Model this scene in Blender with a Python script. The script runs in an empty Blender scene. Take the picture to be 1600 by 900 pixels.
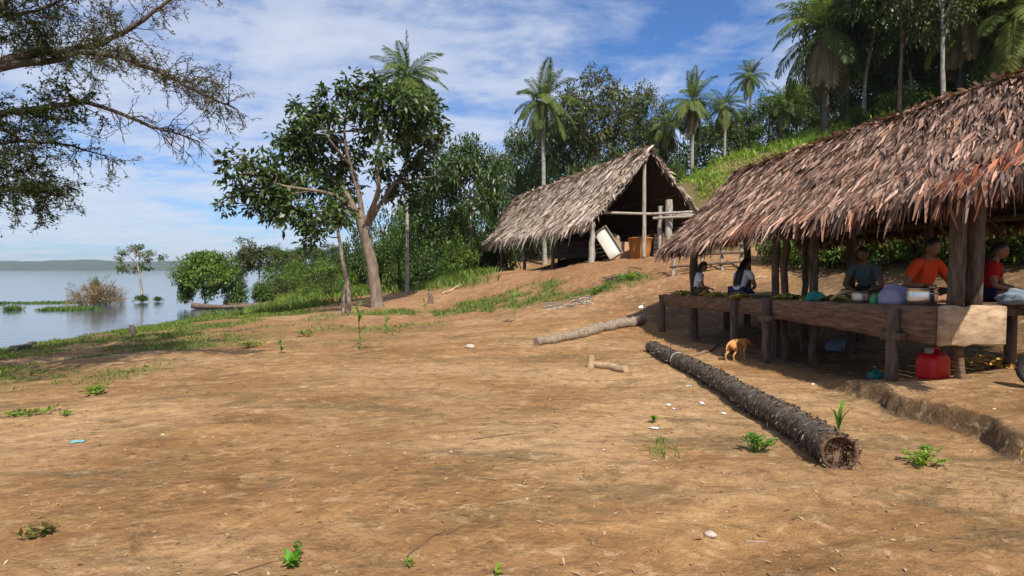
import bpy, bmesh, math, random
import numpy as np
from mathutils import Vector, Matrix, Quaternion

SC = bpy.context.scene
COL = SC.collection
R = math.radians
F = 953.0                       # focal length in photo pixels (1600 wide)
PITCH = math.atan(29.0 / F)

# ------------------------------------------------------------------ camera
cam_d = bpy.data.cameras.new('camera')
cam = bpy.data.objects.new('camera', cam_d)
COL.objects.link(cam)
cam_d.sensor_width = 36.0
cam_d.lens = 36.0 * F / 1600.0
cam_d.clip_start = 0.05
cam_d.clip_end = 12000
cam.location = (0, 0, 0)
cam.rotation_euler = (R(90) - PITCH, 0, 0)
SC.camera = cam

# ------------------------------------------------------------------ sun + sky
SUNV = Vector((0.20, -0.62, 0.757)).normalized()
SUN_EL = math.asin(SUNV.z)
SUN_AZ = math.atan2(SUNV.x, SUNV.y)
sd = bpy.data.lights.new('sun', 'SUN')
sd.energy = 5.0
sd.angle = R(0.53)
sd.color = (1.0, 0.94, 0.84)
so = bpy.data.objects.new('sun', sd)
COL.objects.link(so)
so.rotation_euler = SUNV.to_track_quat('Z', 'Y').to_euler()

SC.view_settings.view_transform = 'Standard'
SC.view_settings.look = 'None'
SC.view_settings.exposure = 0.36
SC.view_settings.gamma = 1.0
SC.view_settings.use_curve_mapping = False
SC.render.engine = 'CYCLES'
SC.cycles.use_denoising = True
SC.cycles.max_bounces = 6
SC.cycles.diffuse_bounces = 3
SC.cycles.glossy_bounces = 2
SC.cycles.transmission_bounces = 3
SC.cycles.transparent_max_bounces = 4
SC.cycles.volume_bounces = 0
SC.cycles.caustics_reflective = False
SC.cycles.caustics_refractive = False
SC.cycles.sample_clamp_indirect = 6


class N:
    """tiny node-tree helper"""
    def __init__(s, tree):
        s.t = tree
        s.n = tree.nodes
        s.l = tree.links

    def new(s, typ, **kw):
        nd = s.n.new(typ)
        for k, v in kw.items():
            setattr(nd, k, v)
        return nd

    def link(s, a, b):
        s.l.new(a, b)

    def val(s, sock, v):
        if hasattr(v, 'is_output') or isinstance(v, bpy.types.NodeSocket):
            s.l.new(v, sock)
        else:
            if isinstance(v, (tuple, list)) and len(v) == 3 and sock.type == 'RGBA':
                v = (*v, 1)
            sock.default_value = v

    def math(s, op, a, b=0.0, c=None, clamp=False):
        nd = s.new('ShaderNodeMath', operation=op, use_clamp=clamp)
        s.val(nd.inputs[0], a)
        s.val(nd.inputs[1], b)
        if c is not None:
            s.val(nd.inputs[2], c)
        return nd.outputs[0]

    def mix(s, fac, a, b, mode='MIX'):
        nd = s.new('ShaderNodeMix', data_type='RGBA', blend_type=mode)
        s.val(nd.inputs[0], fac)
        s.val(nd.inputs[6], a)
        s.val(nd.inputs[7], b)
        return nd.outputs[2]

    def ramp(s, fac, stops):
        nd = s.new('ShaderNodeValToRGB')
        cr = nd.color_ramp
        while len(cr.elements) > 1:
            cr.elements.remove(cr.elements[-1])
        for i, (p, c) in enumerate(stops):
            e = cr.elements[0] if i == 0 else cr.elements.new(p)
            e.position = p
            if not isinstance(c, (tuple, list)):
                c = (c, c, c)
            e.color = (*c[:3], 1)
        s.val(nd.inputs[0], fac)
        return nd.outputs[0]

    def noise(s, vec, scale, detail=4, rough=0.55, dist=0.0):
        nd = s.new('ShaderNodeTexNoise')
        s.val(nd.inputs['Vector'], vec)
        s.val(nd.inputs['Scale'], scale)
        nd.inputs['Detail'].default_value = detail
        nd.inputs['Roughness'].default_value = rough
        nd.inputs['Distortion'].default_value = dist
        return nd.outputs[0]

    def mapping(s, vec, scale=(1, 1, 1), rot=(0, 0, 0), loc=(0, 0, 0)):
        nd = s.new('ShaderNodeMapping')
        s.val(nd.inputs[0], vec)
        nd.inputs['Scale'].default_value = scale
        nd.inputs['Rotation'].default_value = rot
        nd.inputs['Location'].default_value = loc
        return nd.outputs[0]


world = bpy.data.worlds.new('World')
SC.world = world
world.use_nodes = True
w = N(world.node_tree)
w.n.clear()
sky = w.new('ShaderNodeTexSky', sky_type='NISHITA')
sky.sun_disc = False
sky.sun_elevation = SUN_EL
sky.sun_rotation = SUN_AZ
sky.altitude = 100
sky.air_density = 1.0
sky.dust_density = 0.6
sky.ozone_density = 2.2
tc = w.new('ShaderNodeTexCoord')
sep = w.new('ShaderNodeSeparateXYZ')
w.link(tc.outputs['Generated'], sep.inputs[0])
zz = w.math('ADD', w.math('MAXIMUM', sep.outputs[2], 0.0), 0.10)
cx = w.math('DIVIDE', sep.outputs[0], zz)
cy = w.math('DIVIDE', sep.outputs[1], zz)
comb = w.new('ShaderNodeCombineXYZ')
w.link(cx, comb.inputs[0])
w.link(cy, comb.inputs[1])
cp = comb.outputs[0]
mp = w.mapping(cp, scale=(1.0, 0.75, 1), rot=(0, 0, R(38)), loc=(2.3, 0.7, 0))
n1 = w.noise(mp, 0.62, 7, 0.6, 0.5)
n2 = w.noise(w.mapping(cp, scale=(1, 1.5, 1), rot=(0, 0, R(-20)), loc=(9.1, 4.0, 0)), 2.6, 6, 0.62, 0.3)
nn = w.math('ADD', w.math('MULTIPLY', n1, 0.72), w.math('MULTIPLY', n2, 0.28))
# thicker cloud over the lake, clearer over the hill
side = w.math('MULTIPLY_ADD', sep.outputs[0], -0.015, 0.045)
nn = w.math('ADD', nn, side)
cl = w.ramp(nn, [(0.43, 0.0), (0.485, 0.32), (0.54, 0.78), (0.62, 1.0)])
low = w.ramp(sep.outputs[2], [(0.0, 0.55), (0.12, 0.42), (0.3, 0.0)])
cl = w.math('MAXIMUM', cl, w.math('MULTIPLY', low, 0.62))
skyblue = w.mix(1.0, sky.outputs[0], (0.84, 1.30, 1.92), 'MULTIPLY')
shade = w.mix(n2, (7.4, 8.4, 10.6), (10.8, 11.4, 12.8))
skc = w.mix(w.math('MULTIPLY', cl, 0.86), skyblue, shade)
bg = w.new('ShaderNodeBackground')
bg.inputs[1].default_value = 0.058
w.link(skc, bg.inputs[0])
wo = w.new('ShaderNodeOutputWorld')
w.link(bg.outputs[0], wo.inputs[0])


# ------------------------------------------------------------------ helpers
def ray(px, py):
    dx = (px - 800) / F
    dz = -(py - 450) / F
    f = (0, math.cos(PITCH), -math.sin(PITCH))
    u = (0, math.sin(PITCH), math.cos(PITCH))
    return Vector((dx, f[1] + dz * u[1], f[2] + dz * u[2]))


def P(px, py, Y):
    """the real point on the sight line through a photo pixel at Y metres in front"""
    d = ray(px, py)
    return d * (Y / d.y)


def _perm(seed):
    rs = np.random.RandomState(seed)
    return rs.permutation(512).astype(np.int64), rs.uniform(0, 2 * np.pi, 512)


def perlin(x, y, seed=0):
    p, ang = _perm(seed)
    xi = np.floor(x).astype(np.int64)
    yi = np.floor(y).astype(np.int64)
    xf, yf = x - xi, y - yi

    def g(ix, iy, dx, dy):
        h = p[(p[ix & 511] + iy) & 511]
        a = ang[h]
        return np.cos(a) * dx + np.sin(a) * dy
    u = xf * xf * xf * (xf * (xf * 6 - 15) + 10)
    v = yf * yf * yf * (yf * (yf * 6 - 15) + 10)
    a = g(xi, yi, xf, yf) * (1 - u) + g(xi + 1, yi, xf - 1, yf) * u
    b = g(xi, yi + 1, xf, yf - 1) * (1 - u) + g(xi + 1, yi + 1, xf - 1, yf - 1) * u
    return (a * (1 - v) + b * v) * 1.4


def fbm(x, y, oct=4, seed=0, gain=0.5):
    s = 0
    amp = 1.0
    f = 1.0
    for i in range(oct):
        s = s + amp * perlin(x * f, y * f, seed + i)
        amp *= gain
        f *= 2.03
    return s


def sstep(a, b, x):
    t = np.clip((x - a) / (b - a), 0, 1)
    return t * t * (3 - 2 * t)


# ------------------------------------------------------------------ terrain height
ZW = -2.3                        # lake level
CP = [
    (0, 0, -1.55), (-3, 3, -1.57), (3, 3, -1.57), (0, 5, -1.55), (6, 3, -1.45), (-6, 5, -1.70), (0, -6, -1.6), (8, -4, -1.2),
    (2.6, 4.7, -1.56), (2.7, 11.7, -1.50), (0, 10, -1.55), (-4, 10, -1.62), (-8, 9, -1.8), (5, 7, -1.50), (4.2, 10.2, -1.54),
    (3.4, 14, -1.45), (6.5, 9, -1.47), (7.6, 9.6, -1.44), (5.5, 12.5, -1.40), (0.4, 12, -1.50), (3.0, 15.4, -1.12), (2.4, 14.4, -1.25),
    (-5.4, 24, -1.50), (-5.6, 20.7, -1.50), (-5, 29, -1.20), (-2, 17, -1.50), (-10, 16, -1.86), (-9, 24, -1.75), (-9, 32, -1.6),
    (-14.7, 5, -2.3), (-14.7, 11, -2.3), (-14.7, 17.7, -2.3), (-14.6, 23.3, -2.3), (-14.5, 27.7, -2.3), (-14.2, 33, -2.3), (-15.2, 38, -2.3),
    (-19, 46, -2.3), (-25, 60, -2.3), (-36, 90, -2.3), (-14.7, -10, -2.3), (-22, 10, -3.6), (-22, 25, -3.6), (-26, 40, -3.6), (-34, 60, -4), (-50, 90, -5),
    (-50, 30, -6), (-50, 0, -6), (-120, 60, -7), (-100, 200, -7), (-120, -60, -7), (-60, 200, -2.3),
    (-3.1, 30, -0.6), (-1.2, 25, -0.95), (0.5, 21, -1.15), (2.2, 18.5, -0.75), (2.8, 19.5, -0.55), (1.6, 24.2, -0.12), (4.0, 18, -0.20),
    (5.0, 16.5, -0.55), (6, 18, 0.10),
    (3.0, 23.5, 0.27), (7.2, 24.5, 0.45), (0.6, 31.5, 0.0), (-1.0, 36, -0.22), (-2.2, 41, -0.42), (-2.8, 46, -0.45), (3, 46, 0.3), (6, 35, 0.5), (10, 26, 0.9),
    (-5, 40, -0.5), (-9, 45, -0.9), (-10, 60, 0.0), (-18, 62, -1.0), (0, 60, 2.0),
    (8, 20, 0.62), (7.5, 16, -0.30), (9, 18.6, 0.75), (8.8, 11, -0.45), (10.8, 13.6, 0.75), (9, 7, -0.6), (12, 5, 0.3), (14, 0, 1.0),
    (9.5, 39, 4.4), (12, 38, 5.7), (16, 38, 7.4), (18.5, 36, 8.0), (14, 28, 3.6), (19, 30, 6.2), (16, 20, 3.0), (24, 25, 7.0), (22, 32, 7.9), (30, 30, 10.0),
    (30, 15, 7), (40, 50, 12.0), (24, 52, 9.2), (20, 62, 9.0), (10, 60, 5.5), (0, 90, 6), (30, 90, 11), (80, 80, 15), (80, 0, 14), (60, -60, 10), (0, -60, -1.2), (-30, 120, 0), (0, 200, 9), (120, 200, 16), (200, 60, 18),
]
_cp = np.array(CP, float)


def _U(r2):
    return 0.5 * r2 * np.log(r2 + 1e-9)


_n = len(_cp)
_A = np.zeros((_n + 3, _n + 3))
_dx = _cp[:, None, 0] - _cp[None, :, 0]
_dy = _cp[:, None, 1] - _cp[None, :, 1]
_A[:_n, :_n] = _U(_dx ** 2 + _dy ** 2) + np.eye(_n) * 0.6
_A[:_n, _n] = 1
_A[:_n, _n + 1:] = _cp[:, :2]
_A[_n, :_n] = 1
_A[_n + 1:, :_n] = _cp[:, :2].T
_w = np.linalg.solve(_A, np.concatenate([_cp[:, 2], [0, 0, 0]]))


def Hbase(x, y):
    x = np.atleast_1d(np.asarray(x, float))
    y = np.atleast_1d(np.asarray(y, float))
    xc = np.clip(x, -120, 200)
    yc = np.clip(y, -60, 200)
    out = np.zeros_like(xc)
    for i0 in range(0, xc.size, 40000):
        a = xc.ravel()[i0:i0 + 40000]
        b = yc.ravel()[i0:i0 + 40000]
        r2 = (a[:, None] - _cp[None, :, 0]) ** 2 + (b[:, None] - _cp[None, :, 1]) ** 2
        out.ravel()[i0:i0 + 40000] = _U(r2) @ _w[:_n] + _w[_n] + a * _w[_n + 1] + b * _w[_n + 2]
    return np.clip(out, -8, 26)


def Hfull(x, y):
    x = np.atleast_1d(np.asarray(x, float))
    y = np.atleast_1d(np.asarray(y, float))
    h = Hbase(x, y)
    # eroded ledge beside the platform
    edge = 4.22 + 0.10 * perlin(y * 1.3, y * 0 + 3.1, 5) + 0.05 * perlin(y * 4.1, y * 0 + 7.7, 6)
    st = sstep(0.0, 0.075, x - edge) * sstep(8.6, 7.2, y) * sstep(2.0, 4.2, y)
    h = h + 0.18 * st - 0.05 * sstep(0.5, 0.0, np.abs(x - edge + 0.25)) * sstep(8.6, 7.2, y) * sstep(2.0, 4.2, y)
    # trodden, rain-washed surface
    near = sstep(45, 12, np.hypot(x, y))
    h = h + 0.030 * fbm(x * 0.55, y * 0.75, 3, 11) * near
    rot = R(14)
    xr = x * math.cos(rot) + y * math.sin(rot)
    yr = -x * math.sin(rot) + y * math.cos(rot)
    h = h + 0.018 * fbm(xr * 0.8, yr * 3.2, 3, 21) * near
    h = h + 0.008 * fbm(x * 5.0, y * 6.5, 3, 31) * near * (0.6 + 0.6 * np.clip(fbm(x * .4, y * .4, 2, 35), -.6, 1))
    bank = sstep(14, 18, y) * sstep(34, 26, y) * sstep(-8, -2, x) * sstep(12, 8, x)
    h = h + 0.10 * fbm(x * 0.9, y * 0.9, 4, 41) * bank
    hill = sstep(26, 34, y) * sstep(7, 12, x)
    h = h + 0.35 * fbm(x * 0.35, y * 0.35, 4, 51) * hill
    h = h + 0.05 * fbm(x * 0.8, y * 0.8, 3, 61) * sstep(-6, -10, x) * sstep(-18, -14, x)
    return h


def H(x, y):
    return float(Hfull(x, y)[0])


def G(px, py, y0=2.0, y1=70.0):
    """where the sight line through a photo pixel meets the ground"""
    d = ray(px, py)
    ys = np.geomspace(y0, y1, 900)
    k = ys / d.y
    g = Hfull(d.x * k, ys)
    hit = np.nonzero(d.z * k <= g)[0]
    i = hit[0] if len(hit) else len(ys) - 1
    return Vector((d.x * k[i], ys[i], g[i]))


# ------------------------------------------------------------------ mesh collector
class Geo:
    def __init__(s):
        s.V = []
        s.F = []
        s.T = []
        s.M = []
        s.n = 0

    def add(s, V, Fc, tint=1.0, mat=0):
        V = np.asarray(V, float).reshape(-1, 3)
        if not isinstance(Fc, np.ndarray):
            groups = {}
            for f in Fc:
                groups.setdefault(len(f), []).append(f)
            arrs = [np.array(v, np.int64) for v in groups.values()]
        else:
            arrs = [Fc]
        for a in arrs:
            s.F.append(a + s.n)
            s.M.append(np.full(len(a), mat, np.int32))
        s.V.append(V)
        t = np.asarray(tint, float)
        if t.ndim == 0:
            t = np.full((len(V), 3), float(t))
        elif t.ndim == 1 and t.size == 3:
            t = np.tile(t, (len(V), 1))
        elif t.ndim == 1:
            t = np.repeat(t[:, None], 3, 1)
        s.T.append(t)
        s.n += len(V)
        return s

    def build(s, name, mats, parent=None, smooth=False):
        me = bpy.data.meshes.new(name)
        V = np.concatenate(s.V)
        me.vertices.add(len(V))
        me.vertices.foreach_set('co', V.astype(np.float32).ravel())
        loops = np.concatenate([a.ravel() for a in s.F])
        tot = np.concatenate([np.full(len(a), a.shape[1], np.int32) for a in s.F])
        start = np.concatenate([[0], np.cumsum(tot)[:-1]]).astype(np.int32)
        me.loops.add(len(loops))
        me.loops.foreach_set('vertex_index', loops.astype(np.int32))
        me.polygons.add(len(tot))
        me.polygons.foreach_set('loop_start', start)
        me.polygons.foreach_set('loop_total', tot)
        me.polygons.foreach_set('material_index', np.concatenate(s.M))
        if smooth:
            me.polygons.foreach_set('use_smooth', np.ones(len(tot), bool))
        me.update(calc_edges=True)
        T = np.concatenate(s.T)
        at = me.attributes.new('tint', 'FLOAT_COLOR', 'POINT')
        at.data.foreach_set('color', np.concatenate([T, np.ones((len(T), 1))], 1).astype(np.float32).ravel())
        for m in (mats if isinstance(mats, (list, tuple)) else [mats]):
            me.materials.append(m)
        o = bpy.data.objects.new(name, me)
        COL.objects.link(o)
        if parent is not None:
            o.parent = parent
        return o


def tag(o, label=None, cat=None, group=None, kind=None):
    if label:
        o['label'] = label
    if cat:
        o['category'] = cat
    if group:
        o['group'] = group
    if kind:
        o['kind'] = kind
    return o


def thing(name, loc, label, cat, group=None, rz=0.0):
    o = bpy.data.objects.new(name, None)
    o.empty_display_size = 0.2
    COL.objects.link(o)
    o.location = loc
    o.rotation_euler = (0, 0, rz)
    return tag(o, label, cat, group)


def dup(root, loc, rz=0.0, scale=(1, 1, 1), label=None, group=None):
    c = root.copy()
    COL.objects.link(c)
    c.location = loc
    c.rotation_euler = (0, 0, rz)
    c.scale = scale
    if label:
        c['label'] = label
    if group:
        c['group'] = group
    for ch in list(root.children):
        k = ch.copy()
        COL.objects.link(k)
        k.parent = c
        for g in list(ch.children):
            q = g.copy()
            COL.objects.link(q)
            q.parent = k
    return c


def frames(pts):
    pts = np.asarray(pts, float)
    tang = np.gradient(pts, axis=0)
    tang /= np.linalg.norm(tang, axis=1)[:, None] + 1e-12
    ref = np.array([0, 0, 1.0]) if abs(tang[0][2]) < 0.9 else np.array([1.0, 0, 0])
    a = np.cross(ref, tang[0])
    a /= np.linalg.norm(a)
    A = []
    for t in tang:
        a = a - t * np.dot(a, t)
        a /= np.linalg.norm(a) + 1e-12
        A.append(a.copy())
    A = np.array(A)
    B = np.cross(tang, A)
    return tang, A, B


def tube(g, pts, radii, n=8, tint=1.0, mat=0, rough=0.0, rng=None, cap=True, squash=1.0):
    pts = np.asarray([tuple(p) for p in pts], float)
    m = len(pts)
    radii = np.broadcast_to(np.asarray(radii, float), (m,)) if np.ndim(radii) == 0 or len(radii) == m else np.interp(np.linspace(0, 1, m), np.linspace(0, 1, len(radii)), radii)
    tg, A, B = frames(pts)
    th = np.linspace(0, 2 * np.pi, n, endpoint=False)
    rr = np.repeat(radii[:, None], n, 1)
    if rough and rng is not None:
        rr = rr * (1 + rough * rng.normal(size=(m, n)))
    V = pts[:, None, :] + rr[..., None] * (np.cos(th)[None, :, None] * A[:, None, :] + squash * np.sin(th)[None, :, None] * B[:, None, :])
    idx = np.arange(m * n).reshape(m, n)
    q = np.stack([idx[:-1], np.roll(idx, -1, 1)[:-1], np.roll(idx, -1, 1)[1:], idx[1:]], -1).reshape(-1, 4)
    Fs = [q]
    g.add(V.reshape(-1, 3), q, tint, mat)
    if cap:
        for k, sgn in ((0, -1), (m - 1, 1)):
            ring = V[k]
            c = ring.mean(0)
            Vc = np.concatenate([ring, [c]])
            f = np.array([[i, (i + 1) % n, n] for i in range(n)])
            if sgn < 0:
                f = f[:, ::-1]
            g.add(Vc, f.copy(), tint if np.ndim(tint) == 0 or len(np.atleast_1d(tint)) == 3 else 1.0, mat)
    return g


def curve(pts, n=12):
    """Catmull-Rom through the points"""
    p = [Vector(q) for q in pts]
    if len(p) == 2:
        return [p[0].lerp(p[1], i / (n - 1)) for i in range(n)]
    p = [p[0] * 2 - p[1]] + p + [p[-1] * 2 - p[-2]]
    out = []
    segs = len(p) - 3
    for k in range(n):
        t = k / (n - 1) * segs
        i = min(int(t), segs - 1)
        u = t - i
        a, b, c, d = p[i:i + 4]
        out.append(0.5 * ((2 * b) + (c - a) * u + (2 * a - 5 * b + 4 * c - d) * u * u + (3 * b - a - 3 * c + d) * u ** 3))
    return out


def plank(g, p0, p1, wid, thk, up=(0, 0, 1), seg=6, jit=0.0, rng=None, tint=1.0, ch=0.12, wid1=None, mat=0):
    """a sawn board with chamfered edges running from p0 to p1; wid along up, thk across"""
    p0, p1, up = Vector(p0), Vector(p1), Vector(up)
    t = (p1 - p0).normalized()
    s = t.cross(up).normalized()
    u = s.cross(t).normalized()
    rng = rng or np.random.RandomState(1)
    wid1 = wid if wid1 is None else wid1
    V = []
    for k in range(seg + 1):
        f = k / seg
        c = p0.lerp(p1, f)
        wv = (wid * (1 - f) + wid1 * f) / 2
        hv = thk / 2
        e = min(wv, hv) * ch * 2
        prof = [(-hv + e, -wv), (hv - e, -wv), (hv, -wv + e), (hv, wv - e), (hv - e, wv), (-hv + e, wv), (-hv, wv - e), (-hv, -wv + e)]
        j = rng.normal(size=2) * jit
        for a, b in prof:
            V.append(c + s * (a + j[0]) + u * (b + j[1]))
    Fc = []
    for k in range(seg):
        for i in range(8):
            a = k * 8 + i
            b = k * 8 + (i + 1) % 8
            Fc.append((a, b, b + 8, a + 8))
    Fc.append(tuple(range(7, -1, -1)))
    Fc.append(tuple(seg * 8 + i for i in range(8)))
    g.add([tuple(v) for v in V], Fc, tint, mat)
    return g


def leafset(g, c, d, nrm, L, W, tint, fold=0.25, mat=0):
    """one rhombic folded leaf per row"""
    c = np.asarray(c, float)
    d = d / (np.linalg.norm(d, axis=1)[:, None] + 1e-9)
    s = np.cross(d, nrm)
    s /= np.linalg.norm(s, axis=1)[:, None] + 1e-9
    nn = np.cross(s, d)
    L = np.broadcast_to(L, (len(c),))[:, None]
    W = np.broadcast_to(W, (len(c),))[:, None]
    mid = c + d * L * 0.45
    a = mid + s * W * 0.5 + nn * W * fold
    b = mid - s * W * 0.5 + nn * W * fold
    tip = c + d * L - nn * L * 0.08
    V = np.stack([c, a, tip, b], 1).reshape(-1, 3)
    q = np.arange(len(c) * 4).reshape(-1, 4)
    t = np.asarray(tint, float)
    if t.ndim == 1:
        t = np.repeat(t[:, None], 3, 1)
    g.add(V, q, np.repeat(t, 4, 0), mat)


def unit(rng, n):
    v = rng.normal(size=(n, 3))
    return v / np.linalg.norm(v, axis=1)[:, None]


def blob(g, c, r, n, L, rng, flat=0.8, per=11, droop=0.3, W=0.45, tj=0.28, hue=(1, 1, 1)):
    """a leafy clump: twiglets of leaves spread unevenly through a rough ball"""
    c = np.asarray(tuple(c), float)
    m = max(3, n // per)
    u = unit(rng, m)
    rad = r * rng.uniform(0.12, 1.0, m) ** 0.55 * (1 + 0.22 * rng.normal(size=m))
    cc = c + u * rad[:, None] * np.array([1, 1, flat])
    ct = np.clip(1 + tj * rng.normal(size=m), 0.45, 1.9)
    k = np.repeat(np.arange(m), per)
    off = unit(rng, m * per) * (r * 0.17 + L * 0.5) * rng.uniform(0.2, 1, (m * per, 1))
    d = off + u[k] * 0.35 * r * 0.3 + rng.normal(size=off.shape) * 0.25 * L
    d[:, 2] -= droop * np.linalg.norm(d, axis=1)
    nrm = unit(rng, m * per) * 0.55 + np.array([0, 0, 0.8]) + u[k] * 0.4
    t = (ct[k] * np.clip(1 + 0.18 * rng.normal(size=m * per), 0.5, 1.6))
    warm = 1 + 0.10 * rng.normal(size=m)[k]
    T = np.stack([t * warm * hue[0], t * hue[1], t * (2 - warm) * 0.9 * hue[2]], 1)
    leafset(g, cc[k] + off, d, nrm, L * rng.uniform(0.65, 1.25, m * per), W * L * rng.uniform(0.7, 1.2, m * per), T)
    return cc


# ------------------------------------------------------------------ materials
def new_mat(name):
    m = bpy.data.materials.new(name)
    m.use_nodes = True
    nt = N(m.node_tree)
    b = nt.n['Principled BSDF']
    return m, nt, b


def objco(nt):
    return nt.new('ShaderNodeTexCoord').outputs['Object']


def attr(nt, name='tint'):
    return nt.new('ShaderNodeAttribute', attribute_name=name).outputs['Color']


def m_leaf(name, col, rough=0.5, trans=0.3, spec=0.35):
    m, nt, b = new_mat(name)
    c = nt.mix(1.0, attr(nt), (*col, 1), 'MULTIPLY')
    nt.link(c, b.inputs['Base Color'])
    b.inputs['Roughness'].default_value = rough
    b.inputs['Specular IOR Level'].default_value = spec
    tr = nt.new('ShaderNodeBsdfTranslucent')
    nt.link(nt.mix(1.0, c, (1.35, 1.3, 0.55, 1), 'MULTIPLY'), tr.inputs[0])
    mx = nt.new('ShaderNodeMixShader')
    mx.inputs[0].default_value = trans
    nt.link(b.outputs[0], mx.inputs[1])
    nt.link(tr.outputs[0], mx.inputs[2])
    nt.link(mx.outputs[0], nt.n['Material Output'].inputs[0])
    return m


def m_tex(name, c1, c2, scale=6.0, stretch=(1, 1, 1), rough=0.85, bump=0.3, dist=0.02, detail=6, c3=None, tintmul=True, spec=0.25):
    m, nt, b = new_mat(name)
    v = nt.mapping(objco(nt), scale=stretch)
    n = nt.noise(v, scale, detail, 0.62, 0.4)
    stops = [(0.32, c1), (0.66, c2)] if c3 is None else [(0.28, c1), (0.5, c3), (0.72, c2)]
    c = nt.ramp(n, stops)
    if tintmul:
        c = nt.mix(1.0, attr(nt), c, 'MULTIPLY')
    nt.link(c, b.inputs['Base Color'])
    b.inputs['Roughness'].default_value = rough
    b.inputs['Specular IOR Level'].default_value = spec
    if bump:
        bp = nt.new('ShaderNodeBump')
        bp.inputs['Strength'].default_value = bump
        bp.inputs['Distance'].default_value = dist
        nt.link(nt.noise(v, scale * 2.3, 5, 0.6), bp.inputs['Height'])
        nt.link(bp.outputs[0], b.inputs['Normal'])
    return m


M = {}
M['bark'] = m_tex('bark_brown', (0.085, 0.055, 0.04), (0.23, 0.16, 0.115), 3.5, (2.5, 2.5, 0.7), c3=(0.14, 0.095, 0.07), bump=0.7)
M['bark_pale'] = m_tex('bark_pale', (0.13, 0.11, 0.09), (0.42, 0.39, 0.34), 3.0, (2, 2, 0.8), bump=0.5)
M['bark_dark'] = m_tex('bark_dark', (0.045, 0.036, 0.03), (0.13, 0.105, 0.085), 4, (2, 2, 0.6), bump=0.6)
M['bark_red'] = m_tex('bark_red', (0.10, 0.055, 0.038), (0.30, 0.19, 0.13), 5, (2, 2, 2), bump=0.6)
M['palm_bark'] = m_tex('palm_bark', (0.15, 0.135, 0.115), (0.40, 0.375, 0.33), 3, (1, 1, 4), bump=0.5)
M['leaf_dark'] = m_leaf('leaf_dark', (0.058, 0.095, 0.024), 0.42, 0.28, 0.5)
M['bark_grey'] = m_tex('bark_grey', (0.08, 0.056, 0.042), (0.27, 0.21, 0.165), 3.2, (2.5, 2.5, 0.7), c3=(0.18, 0.135, 0.10), bump=0.7)
M['leaf_mid'] = m_leaf('leaf_mid', (0.082, 0.135, 0.026), 0.5, 0.34)
M['leaf_olive'] = m_leaf('leaf_olive', (0.085, 0.100, 0.030), 0.55, 0.30)
M['leaf_bright'] = m_leaf('leaf_bright', (0.115, 0.185, 0.032), 0.5, 0.38)
M['leaf_forest'] = m_leaf('leaf_forest', (0.052, 0.086, 0.022), 0.5, 0.28)
M['leaf_palm'] = m_leaf('leaf_palm', (0.105, 0.150, 0.036), 0.55, 0.34, 0.22)
M['leaf_dry'] = m_leaf('leaf_dry', (0.27, 0.205, 0.125), 0.8, 0.2, 0.1)
M['leaf_rust'] = m_leaf('leaf_rust', (0.13, 0.115, 0.035), 0.6, 0.3)
M['leaf_weed'] = m_leaf('leaf_weed', (0.13, 0.28, 0.035), 0.5, 0.35)
M['grass'] = m_leaf('grass_blades', (0.13, 0.20, 0.04), 0.6, 0.35, 0.2)
M['hillgrass'] = m_leaf('hill_grass', (0.195, 0.31, 0.05), 0.6, 0.35, 0.2)
M['thatch'] = m_leaf('thatch_dry_palm', (0.30, 0.203, 0.155), 0.8, 0.10, 0.15)
M['thatch_grey'] = m_leaf('thatch_weathered', (0.43, 0.345, 0.285), 0.85, 0.08, 0.1)
M['thatch_under'] = m_tex('thatch_shade_dark', (0.012, 0.009, 0.007), (0.05, 0.034, 0.024), 9, (1, 1, 1), 0.95, 0.5)  # shade beneath the roofs put into the colour of the thatch mat
M['wood'] = m_tex('wood_weathered', (0.065, 0.038, 0.024), (0.24, 0.15, 0.088), 5, (0.9, 0.9, 5), bump=0.6, dist=0.012, c3=(0.14, 0.083, 0.050))
M['wood_grey'] = m_tex('wood_grey', (0.19, 0.165, 0.135), (0.43, 0.385, 0.32), 6, (3, 3, 0.5), bump=0.5, dist=0.01)
M['wood_post'] = m_tex('wood_post', (0.040, 0.029, 0.022), (0.15, 0.108, 0.078), 6, (3, 3, 0.5), bump=0.5, dist=0.01)
M['wood_light'] = m_tex('wood_fresh', (0.24, 0.155, 0.09), (0.50, 0.36, 0.225), 4, (1, 1, 3), bump=0.4, dist=0.01)


def m_plain(name, col, rough=0.5, spec=0.4, metal=0.0, var=0.15, scale=9, bump=0.0):
    m, nt, b = new_mat(name)
    n = nt.noise(objco(nt), scale, 4, 0.6)
    c = nt.mix(n, tuple(x * (1 - var) for x in col), tuple(min(1, x * (1 + var)) for x in col))
    nt.link(c, b.inputs['Base Color'])
    b.inputs['Roughness'].default_value = rough
    b.inputs['Specular IOR Level'].default_value = spec
    b.inputs['Metallic'].default_value = metal
    if bump:
        bp = nt.new('ShaderNodeBump')
        bp.inputs['Strength'].default_value = bump
        bp.inputs['Distance'].default_value = 0.01
        nt.link(nt.noise(objco(nt), scale * 3, 4, 0.6), bp.inputs['Height'])
        nt.link(bp.outputs[0], b.inputs['Normal'])
    return m


# ------------------------------------------------------------------ ground
def axis(lo, hi, f0, f1, step, grow=1.085, mx=60.0):
    a = list(np.arange(f0, f1 + 1e-6, step))
    s = step
    x = f0
    left = []
    while x > lo:
        s = min(s * grow, mx)
        x -= s
        left.append(x)
    s = step
    x = f1
    right = []
    while x < hi:
        s = min(s * grow, mx)
        x += s
        right.append(x)
    return np.array(left[::-1] + a + right)


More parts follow.
